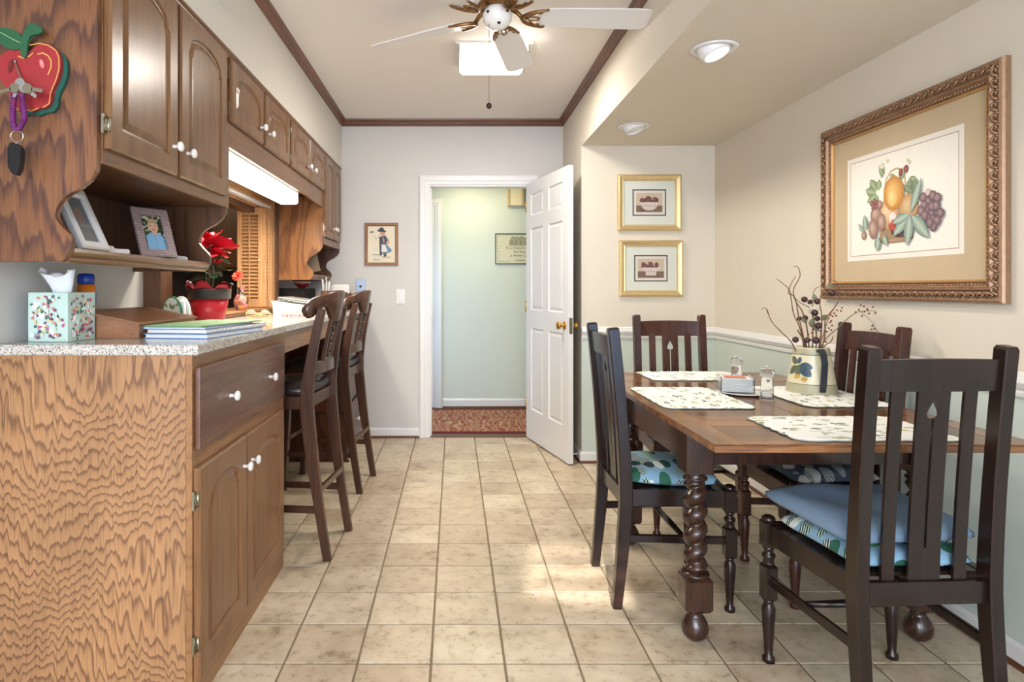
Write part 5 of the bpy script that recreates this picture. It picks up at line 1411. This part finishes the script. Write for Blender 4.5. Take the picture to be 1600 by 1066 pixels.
for k in range(7): bract((.01, -.01, .30+.008*k), .085+.01*(k % 3), .030, -1.6+k*.55, -.15+.2*(k % 3), M_br, 'bract', roll=.5*math.sin(k*2+1))
bract((.01, -.01, .36), .165, .048, -.25, .05, M_br, 'bract', roll=-.7)
bract((.0, -.02, .37), .11, .036, -1.3, .55, M_br, 'bract', roll=-.2); bract((.0, -.0, .33), .10, .03, -2.2, -.2, M_br, 'bract', roll=.3)
for k in range(6): bract((.02, -.02, .275), .055, .020, k*1.05, .3, M_br, 'bract', roll=.4)
for k in range(10): bract((0, 0, .20+.012*k), .11, .030, k*2.4+.5, -.05, M_lfg, 'leaf', roll=.3*math.sin(k*2))
for a, b in ((.0, .0), (.018, -.01), (-.015, .01)): MB().tube([(a, b, .128), (a*1.3, b, .24), (a*.3, b*.5, .36)], .004, 6).build('stem', M_twig2, po)
for k in range(5): MB().ball((.008*math.cos(k*1.26), .008*math.sin(k*1.26)-.02, .382), .0045, 8, 6).build('flower_bud', mat('yellow_bud', (214, 190, 60), .5), po)
# flower vase on the sill
fv = thing('flower_vase', (-1.242, 3.64, 1.076), 'small pink and yellow vase with one red flower on the pass-through sill', 'vase')
def vasemat():
    m = D.materials.new('marbled_glaze'); t, b = nodes(m); g = t.nodes.new('ShaderNodeTexCoord')
    v = t.nodes.new('ShaderNodeTexVoronoi'); v.inputs['Scale'].default_value = 34; t.links.new(g.outputs['Object'], v.inputs['Vector'])
    s = t.nodes.new('ShaderNodeSeparateColor'); t.links.new(v.outputs['Color'], s.inputs[0])
    r = ramp(t, [(0, (206, 110, 130)), (.3, (214, 170, 100)), (.42, (110, 90, 150)), (.6, (220, 130, 110)), (.78, (60, 56, 46))]); t.links.new(s.outputs[0], r.inputs[0])
    t.links.new(r.outputs[0], b.inputs['Base Color']); b.inputs['Roughness'].default_value = .15; return m
MB().lathe([(.022, 0), (.030, .006), (.040, .035), (.040, .055), (.030, .080), (.018, .100), (.016, .118), (.022, .132), (.024, .136), (.020, .134), (.013, .118)], n=30).build('body', vasemat(), fv)
MB().tube([(0, 0, .10), (-.003, -.002, .15), (-.012, -.003, .19)], .0022, 6).build('stem', M_twig2, fv)
for ring, (nn, L, el) in enumerate(((10, .034, .1), (8, .028, .7), (5, .018, 1.2))):
    for k in range(nn):
        vs = []; fs = []
        for i in range(5):
            f = i/4; h = .008*math.sin(f*2.6)**.8 if f else .001
            for d in (-h, h): vs.append((L*f, d, .006*f))
        for i in range(4): fs.append((i*2, i*2+1, i*2+3, i*2+2))
        X = Matrix.Translation((-.014, -.006, .193)) @ Matrix.Rotation(math.radians(60), 4, 'X') @ Matrix.Rotation(k*2*PI/nn+ring*.3, 4, 'Z') @ Matrix.Rotation(-el, 4, 'Y')
        MB().raw(vs, fs, M=X, smooth=True).build('petal', mat('coral_petal', (236, 84, 62), .6), fv)
# napkin holder with painted apples, behind the desk box
na = thing('apple_napkin_holder', (-1.165, 2.585, CT), 'white arched napkin holder painted with apples behind the desk box', 'napkin holder', math.radians(-18))
arch = [(-.046, 0), (.046, 0), (.050, .05)]+[(.050*math.cos(a), .055+.070*math.sin(a)) for a in [PI*k/14 for k in range(15)]]+[(-.050, .05)]
MB().prism(arch, -.004, .004, 'xz').build('front_plate', mat('green_paint', (30, 110, 78), .4), na)
pp = Print(y=-.0042)
inner = [(x*.88, z*.93+.003) for x, z in arch]; pp.poly(inner, (214, 216, 196))
pp.ell(-.012, .040, .022, .022, (120, 60, 50), 0, (170, 96, 80)); pp.ell(.016, .038, .022, .022, (120, 60, 50), 0, (170, 96, 80))
for a, b, r in ((.0, .07, 1.9), (.0, .07, .9), (-.02, .08, 2.4), (.02, .085, .6)): pp.leaf(a, b, .03, .007, r, (84, 104, 60), (140, 150, 100))
pp.build('painting', na)
MB().prism([(x*.95, z) for x, z in arch], .046, .054, 'xz').build('back_plate', M_porc, na)
MB().box(-.045, .045, .004, .046, 0, .006).build('base', M_porc, na)
MB().box(-.042, .042, .012, .040, .0065, .112, .008).build('napkins', mat('tissue_paper', (240, 242, 246), .9), na)
# folded glasses / bracelets
gl = thing('folded_eyeglasses', (-1.055, 3.37, CT), 'folded cream-framed reading glasses on the worktop before the shutter', 'eyeglasses', math.radians(4))
M_cf = mat('cream_gold_acetate', (222, 200, 128), .25)
for s in (-1, 1):
    MB().tube([(s*.036+.027*math.cos(a), -.010, .019+.018*math.sin(a)) for a in [2*PI*k/20 for k in range(20)]], .0022, 6, closed=True).build('rim', M_cf, gl)
    MB().tube([(s*.064, -.010, .026), (s*.062, .004, .024), (0, .014+.004*s, .018), (-s*.05, .016+.004*s, .010)], .0024, 6).build('temple', M_cf, gl)
    MB().lathe([(.026, 0), (.026, .001)], n=20, M=Matrix.Translation((s*.036, -.010, .019)) @ Matrix.Rotation(PI/2, 4, 'X')).build('lens', M_glass, gl)
MB().tube([(-.010, -.010, .024), (0, -.010, .028), (.010, -.010, .024)], .0022, 6).build('bridge', M_cf, gl)
# red-patterned books
def patbook(loc, rz, w, d, h, label):
    t = thing('patterned_notebook', loc, label, 'notebook', rz)
    MB().box(-w/2, w/2, -d/2, d/2, 0, h, .001).build('body', M_paper, t)
    p = Print(y=0)
    for k in range(int(w/.022)):
        x = -w/2+.013+k*.022; c = (190, 40, 44) if k % 3 else (120, 120, 140)
        p.poly([(x-.009, h*.5), (x, h*.15), (x+.009, h*.5), (x, h*.85)], c); p.poly([(x-.004, h*.5), (x, h*.35), (x+.004, h*.5), (x, h*.65)], (236, 220, 210))
        for q in (-1, 1): p.ell(x+.011, h*.5+q*h*.25, .003, .003, (206, 96, 96), n=6)
    p.build('printed_spine', t, Matrix.Translation((0, -d/2-.0003, 0)))
    MB().box(-w/2+.003, w/2-.001, -d/2+.002, d/2, h+.0005, h+.006, .001).build('cover', mat('pale_yellow_cover', (232, 224, 160), .5), t)
    return t
patbook((-.832, 3.40, CT), math.radians(2), .185, .17, .027, 'red and white patterned notebook with a yellow cover on the worktop edge')
# white bin tray and laptop
bt = thing('white_bin', (-.905, 3.74, CT), 'white plastic storage bin under the silver laptop', 'bin', math.radians(-4))
MB().prism([(-.125, 0), (.125, 0), (.135, .040), (.138, .045), (.138, .050), (-.138, .085), (-.138, .080), (-.134, .075)], -.15, .15, 'xz').build('body', M_porc, bt)
MB().prism([(.128, .0475), (.142, .0465), (.142, .0525), (-.142, .0880), (-.142, .082)], -.155, .155, 'xz').build('rim', M_porc, bt)
lp = thing('laptop', (-.895, 3.74, CT+.0745), 'closed silver laptop lying slanted on the white bin', 'laptop', math.radians(-4))
lp.rotation_euler = (0, math.atan(.035/.28), math.radians(-4))
MB().box(-.125, .145, -.12, .12, 0, .011, .003).build('base', mat('silver_shell', (150, 150, 146), .35, .6), lp)
MB().box(-.125, .145, -.12, .12, .0125, .020, .003).build('lid', mat('silver_shell', (190, 190, 188), .3, .7), lp)
for k in range(3): MB().box(-.11+k*.03, -.095+k*.03, -.121, -.1195, .003, .007).build('port', M_black, lp)
# far worktop things under the narrow cabinet
def mug(loc, label):
    t = thing('mug', loc, label, 'mug')
    MB().lathe([(.030, 0), (.035, .004), (.036, .085), (.033, .085), (.032, .008), (.001, .006)], n=26).build('cup', M_porc, t)
    MB().tube([(.034+.022*math.sin(a), 0, .045+.024*math.cos(a)) for a in [PI*k/8 for k in range(9)]], .0045, 8).build('handle', M_porc, t)
mug((-1.20, 4.46, CT), 'white mug at the back of the worktop below the narrow cabinet')
og = thing('desk_organizer', (-.93, 4.60, CT), 'orange-brown wooden desk organizer at the far end of the worktop', 'desk organizer')
MB().box(-.10, .10, -.10, .10, .0, .085, .003).build('drawer_box', M_oakfar, og); MB().box(-.095, -.04, -.104, -.1, .012, .072, .002).build('drawer', M_oakfar, og); MB().box(-.03, .09, -.104, -.1, .012, .072, .002).build('drawer', M_oakfar, og)
rb = thing('bowl', (-1.12, 4.60, CT+.1605), 'shallow red bowl standing on the added dark block', 'bowl')
MB().lathe([(.022, 0), (.026, .004), (.050, .022), (.064, .042), (.060, .042), (.045, .026), (.001, .010)], n=30).build('body', mat('dark_red_glaze', (132, 36, 40), .2), rb)
MB().lathe([(.0645, .0405), (.0655, .044), (.0600, .0435)], n=30, cap=False).build('rim', M_paper, rb)
ls = thing('letter_sorter', (-.862, 4.80, CT), 'dark wooden letter sorter full of white envelopes by the far wall', 'letter sorter')
MB().box(-.10, .085, -.07, .07, 0, .012, .002).build('base', M_ped, ls)
for k in range(4): MB().prism([(-.095, .012), (.08, .012), (.08, .10), (.05, .13), (-.065, .13), (-.095, .10)], -.066+k*.042, -.060+k*.042, 'xz').build('divider', M_ped, ls)
G2 = 'envelopes in the letter sorter'
for k in range(11):
    y = -.052+k*.0105+(.003 if k % 4 == 3 else 0); 
    o = MB().box(-.05, .05, -.0018, .0018, 0, .165+.012*math.sin(k*2.1), .0006).build('envelope', M_paper)
    o.location = (-.862-.012+.022*math.sin(k*1.7), 4.80+y, CT+.013); o.rotation_euler = (0, math.radians(5*math.sin(k*3.1)), 0)
    tag(o, 'white envelope standing in the dark letter sorter', 'envelope', G2)
pc_ = thing('pencil_holder', (-.935, 4.74, CT+.0005), 'brown cup holding white pens beside the letter sorter', 'pencil holder') 
pc_.location = (-.945, 4.60, CT+.0855)
MB().lathe([(.034, 0), (.036, .003), (.036, .055), (.033, .055), (.032, .005)], n=20, cap=True).build('cup', M_boxw, pc_)
for k in range(5):
    a = k*1.25; o = MB().tube([(0, 0, 0), (0, 0, .115+.008*k)], .0042, 8).build('pen', M_porc)
    o.location = (-.945+.018*math.cos(a), 4.60+.018*math.sin(a), CT+.092); o.rotation_euler = (-.08*math.sin(a), .08*math.cos(a), 0)
    tag(o, 'white pen standing in the brown cup at the far end of the worktop', 'pen', 'pens in the brown cup')
tr = thing('shade_block', (-1.16, 4.66, CT), 'added dark block filling the black shaded gap at the back of the worktop under the narrow cabinet', 'shade block')  # block added so its dark colour gives the shade under the cabinet
MB().box(-.10, .09, -.16, .16, 0, .16, .004).build('body', M_shadow, tr); MB().box(-.09, .08, -.163, -.1605, .02, .07, .002).build('drawer', M_black, tr); MB().box(-.09, .08, -.163, -.1605, .08, .14, .002).build('drawer', M_black, tr)  # near-black body with made-up drawer fronts
# on hutch shelf C
GB = 'books standing on the far hutch shelf'
for k, (c, h) in enumerate((((70, 76, 84), .19), ((112, 100, 88), .20), ((60, 54, 60), .185), ((140, 132, 118), .195), ((84, 60, 50), .18))):
    t = thing('book', (-1.17, 4.46+k*.034, 1.3005), ('slate-blue', 'taupe', 'dark purple', 'pale khaki', 'brown')[k]+' book standing on the shelf of the narrow cabinet', 'book', 0, GB)
    MB().box(-.075, .075, -.015, .015, 0, h, .002).build('cover', mat('book_%d' % k, c, .5), t); MB().box(-.073, .0765, -.012, .012, .004, h-.004).build('pages', M_paper, t)
o = MB().box(-.055, .055, -.0025, .0025, 0, .14, .001).build('card', mat('brown_card', (120, 104, 86), .7)); o.location = (-1.02, 4.52, 1.309); o.rotation_euler = (math.radians(-8), math.radians(-14), 0)
o.location.z = 1.3165
tag(o, 'brown patterned card leaning on the shelf of the narrow cabinet', 'card')

# ------------------------------------------------------------------ on hutch shelf A (top 1.306)
SZ = 1.3065
f1 = thing('photo_frame', (-1.075, 1.735, SZ), 'white photo frame leaning behind the scalloped side panel', 'photo frame', math.radians(28))
f1.location = (-1.055, 1.83, SZ+.003); f1.rotation_euler = (math.radians(-24), 0, math.radians(92))
MB().frame(.15, .20, [(0, 0), (0, -.012), (.006, -.016), (.022, -.016), (.028, -.008), (.028, -.002)]).build('frame', M_white, f1, loc=(0, 0, .10))
MB().box(-.073, .073, -.003, .004, .003, .197).build('backing', M_white, f1)
p = Print(y=-.0035); p.rect(-.05, .05, .028, .172, (110, 118, 122)); p.rect(-.05, .05, .028, .075, (70, 74, 78)); p.ell(0, .11, .02, .03, (150, 120, 110)); p.build('photo', f1)
f2 = thing('photo_frame', (-1.075, 2.13, SZ), 'woven-border photo frame with a child in a pale blue shirt', 'photo frame', math.radians(24))
f2.location = (-1.035, 2.19, SZ+.002); f2.rotation_euler = (math.radians(-21), 0, math.radians(58))
def weavemat():
    m = D.materials.new('woven_check'); t, b = nodes(m); g = t.nodes.new('ShaderNodeTexCoord'); mp = t.nodes.new('ShaderNodeMapping'); mp.inputs['Rotation'].default_value = (0, PI/4, 0); t.links.new(g.outputs['Object'], mp.inputs['Vector'])
    c = t.nodes.new('ShaderNodeTexChecker'); c.inputs['Scale'].default_value = 240; c.inputs[1].default_value = lin((176, 160, 160)); c.inputs[2].default_value = lin((104, 74, 72)); t.links.new(mp.outputs[0], c.inputs['Vector'])
    t.links.new(c.outputs[0], b.inputs['Base Color']); b.inputs['Roughness'].default_value = .6; return m
MB().frame(.135, .185, [(0, 0), (0, -.010), (.003, -.012), (.027, -.012), (.029, -.008), (.029, -.003)]).build('frame', weavemat(), f2, loc=(0, 0, .0925))
MB().box(-.066, .066, -.003, .004, .003, .182).build('backing', M_shadow, f2)
p = Print(y=-.0035); p.rect(-.040, .040, .028, .157, (40, 52, 34))
rr = random.Random(4)
for k in range(40): p.ell(rr.uniform(-.038, .038), rr.uniform(.075, .155), .005, .005, rr.choice([(150, 158, 120), (70, 90, 52), (206, 206, 180), (30, 40, 26)]), n=6)
p.poly([(-.034, .028), (.036, .028), (.034, .075), (.018, .092), (-.014, .092), (-.032, .078)], (120, 170, 206)); p.line([(.0, .03), (.002, .088)], .0015, (90, 130, 170))
p.rect(-.006, .010, .085, .100, (206, 156, 130)); p.ell(.001, .117, .020, .025, (206, 156, 130), 0, (232, 190, 168), n=18); p.ell(.0, .138, .019, .009, (176, 150, 110), 0, (200, 176, 136))
for x in (-.007, .009): p.ell(x, .119, .0028, .0018, (60, 44, 40), n=8)
p.ell(.001, .112, .002, .003, (190, 130, 110), n=6); p.poly([(-.006, .106), (.008, .106), (.004, .102), (-.002, .102)], (170, 80, 80))
p.build('photo', f2)
MB().tube([(0, .005, .12), (0, .05, .012)], .003, 6).build('easel_leg', M_shadow, f2)
cp = MB(); cp.box(-.045, .045, -.028, .028, 0, .018, .005); cp.lathe([(.018, .018), (.012, .026), (.002, .028)], -.01, 0, 16)
o = cp.build('trinket_dish', M_porc); o.location = (-1.075, 1.965, SZ); o.rotation_euler.z = math.radians(60); tag(o, 'low white porcelain trinket on the hutch shelf left of the woven frame', 'trinket')
cp = MB(); cp.box(-.05, .05, -.03, .03, 0, .010, .002); cp.box(-.045, .045, -.026, .026, .0105, .016, .002)
o = cp.build('card_case', mat('silver_grey_case', (176, 180, 184), .3)); o.location = (-1.055, 2.34, SZ); o.rotation_euler.z = math.radians(75); tag(o, 'flat silver-grey card case at the right end of the hutch shelf', 'card case')
bk = thing('book', (-1.20, 1.90, SZ), 'small brown book standing in shadow at the back of the hutch shelf', 'book', math.radians(80))
MB().box(-.05, .05, -.012, .012, 0, .12, .002).build('cover', M_ped, bk); MB().box(-.048, .0515, -.009, .009, .003, .117).build('pages', M_boxw, bk)

# ------------------------------------------------------------------ apple key hanger on the side panel of cabinet A
KS = 1.615/978
def ap(x, y): return ((x-56)*KS, (112-y)*KS)
ah = thing('key_hanger', ((56-710)*KS, A0-.001, 1.2+(451-112)*KS), 'red wooden apple-shaped key hanger on the cabinet side', 'key hanger')
out = [(38, 80), (20, 84), (8, 96), (5, 110), (9, 126), (20, 142), (26, 158), (30, 172), (38, 177), (48, 174), (58, 178), (70, 173), (80, 172), (88, 162), (90, 146), (98, 130), (103, 112), (102, 92), (94, 80), (80, 73), (66, 76), (56, 86), (48, 86)]
def sm2(P, n=3):
    P = [Vector((a, b)) for a, b in P]; o = []; L = len(P)
    for i in range(L):
        a, b, c, d = P[i-1], P[i], P[(i+1) % L], P[(i+2) % L]
        for k in range(n): t = k/n; q = .5*((2*b)+(c-a)*t+(2*a-5*b+4*c-d)*t*t+(3*b-a-3*c+d)*t**3); o.append((q.x, q.y))
    return o
A2 = [ap(*q) for q in sm2(out)]
M_ag = mat('teal_green_paint', (22, 78, 66), .4); M_ar = mat('apple_red_paint', (150, 40, 42), .35, var=.15, vscale=30)
MB().prism([(x+.010, z-.008) for x, z in A2], -.010, 0, 'xz', bev=.001).build('back_layer', M_ag, ah)
MB().prism(A2, -.022, -.0102, 'xz', bev=.0015).build('apple', M_ar, ah)
p = Print(y=-.0222); YL = (226, 168, 84)
def sl(pts, w, c): p.line([ap(*q) for q in pts], w, c)
sl([(56, 76), (70, 73), (84, 76), (96, 84), (101, 96), (101, 112), (96, 130), (88, 150), (86, 166), (76, 172)], .0022, YL)
sl([(68, 90), (76, 88), (84, 92), (89, 100), (89, 110), (84, 122)], .0028, YL); sl([(38, 93), (46, 96), (56, 93), (61, 88)], .0028, YL); sl([(27, 160), (31, 172), (40, 176)], .0022, YL); sl([(48, 174), (58, 178), (70, 173)], .0022, YL)
p.ell(*ap(27, 108), .006, .018, (92, 20, 26), -.2, (120, 26, 30)); p.ell(*ap(75, 105), .006, .013, (196, 90, 90), .3, (226, 150, 150)); p.ell(*ap(50, 88), .014, .005, (96, 20, 26))
p.build('painted_shading', ah)
lf = [(44, 82), (30, 84), (16, 78), (8, 66), (-2, 60), (4, 52), (18, 50), (32, 53), (44, 62), (48, 72)]
MB().prism([ap(*q) for q in sm2(lf)], -.027, -.0225, 'xz', bev=.001).build('leaf', mat('leaf_green_paint', (34, 84, 52), .4), ah)
stm = [(46, 94), (44, 78), (48, 62), (54, 50), (58, 44), (70, 46), (78, 52), (74, 60), (62, 62), (56, 72), (53, 94)]
MB().prism([ap(*q) for q in sm2(stm)], -.030, -.0225, 'xz', bev=.001).build('stem', mat('leaf_green_paint', (34, 84, 52), .4), ah)
p = Print(y=-.0273); p.line([ap(*q) for q in ((2, 56), (14, 58), (28, 66), (44, 74))], .0016, (150, 180, 110)); p.build('leaf_vein', ah)
def A3(x, y, d): a, b = ap(x, y); return (a, d, b)
MB().tube(smooth([Vector(A3(35, 102, -.026)), Vector(A3(40, 114, -.030)), Vector(A3(48, 130, -.034)), Vector(A3(57, 146, -.040)), Vector(A3(60, 158, -.055)), Vector(A3(58, 150, -.065))]), .0020, 8).ball(A3(35, 102, -.026), .004).build('hook', M_nick, ah)
# keys, coil and fob
kr = thing('key_ring', tuple(Vector(ah.location)+Vector(A3(56, 150, -.055))), 'bunch of keys on a purple coil cord with a black fob', 'keys')
def K3(x, y, d=0): a, b = ap(x, y); c, e = ap(56, 150); return Vector((a-c, d, b-e))
for k, (x, y, r, c) in enumerate(((57, 142, .4, M_chrome), (50, 150, 1.3, M_nick), (66, 150, -.9, M_chrome), (72, 152, -1.4, M_nick))):
    t = MB(); X = Matrix.Translation(K3(x, y, -.006-.003*k)) @ Matrix.Rotation(r, 4, 'Y')
    t.lathe([(.0125, -.001), (.0125, .001)], n=18, smooth=False, M=X @ Matrix.Rotation(PI/2, 4, 'X')); t.box(-.004, .004, -.001, .001, -.038, -.010, M=X)
    for q in range(4): t.box(.004, .0055+.001*(q % 2), -.001, .001, -.034+q*.006, -.031+q*.006, M=X)
    t.build('key', c, kr)
for s, xs in ((0, (46, 44, 44, 48)), (1, (57, 60, 61, 52))):
    P = smooth([K3(xs[0], 158), K3(xs[1], 178), K3(xs[2], 196), K3(xs[3], 212)], 8); vs = []; m = 220; out_ = []
    for i in range(m):
        f = i/(m-1)*(len(P)-1); a = int(min(f, len(P)-2)); q = P[a].lerp(P[a+1], f-a); th = i*2*PI/9
        out_.append(q+Vector((.0062*math.cos(th), .0062*math.sin(th), 0)))
    MB().tube(out_, .0017, 5).build('coil_cord', mat('purple_cord', (112, 36, 104), .3), kr)
MB().tube([K3(50+9.5*math.cos(a), 221+8.5*math.sin(a), .001*math.sin(a)) for a in [2*PI*k/24 for k in range(24)]], .0012, 6, closed=True).build('split_ring', M_chrome, kr)
MB().tube([K3(49, 229), K3(49, 236)], .0028, 8).build('fob_link', M_chrome, kr)
fb = [(41, 234), (46, 232), (54, 234), (59, 240), (59, 254), (57, 270), (53, 280), (47, 279), (41, 272), (40, 256)]
q = MB(); q.prism([((K3(a, b)).x, (K3(a, b)).z) for a, b in sm2(fb)], -.010, .008, 'xz', bev=.003); q.build('fob', M_black, kr)
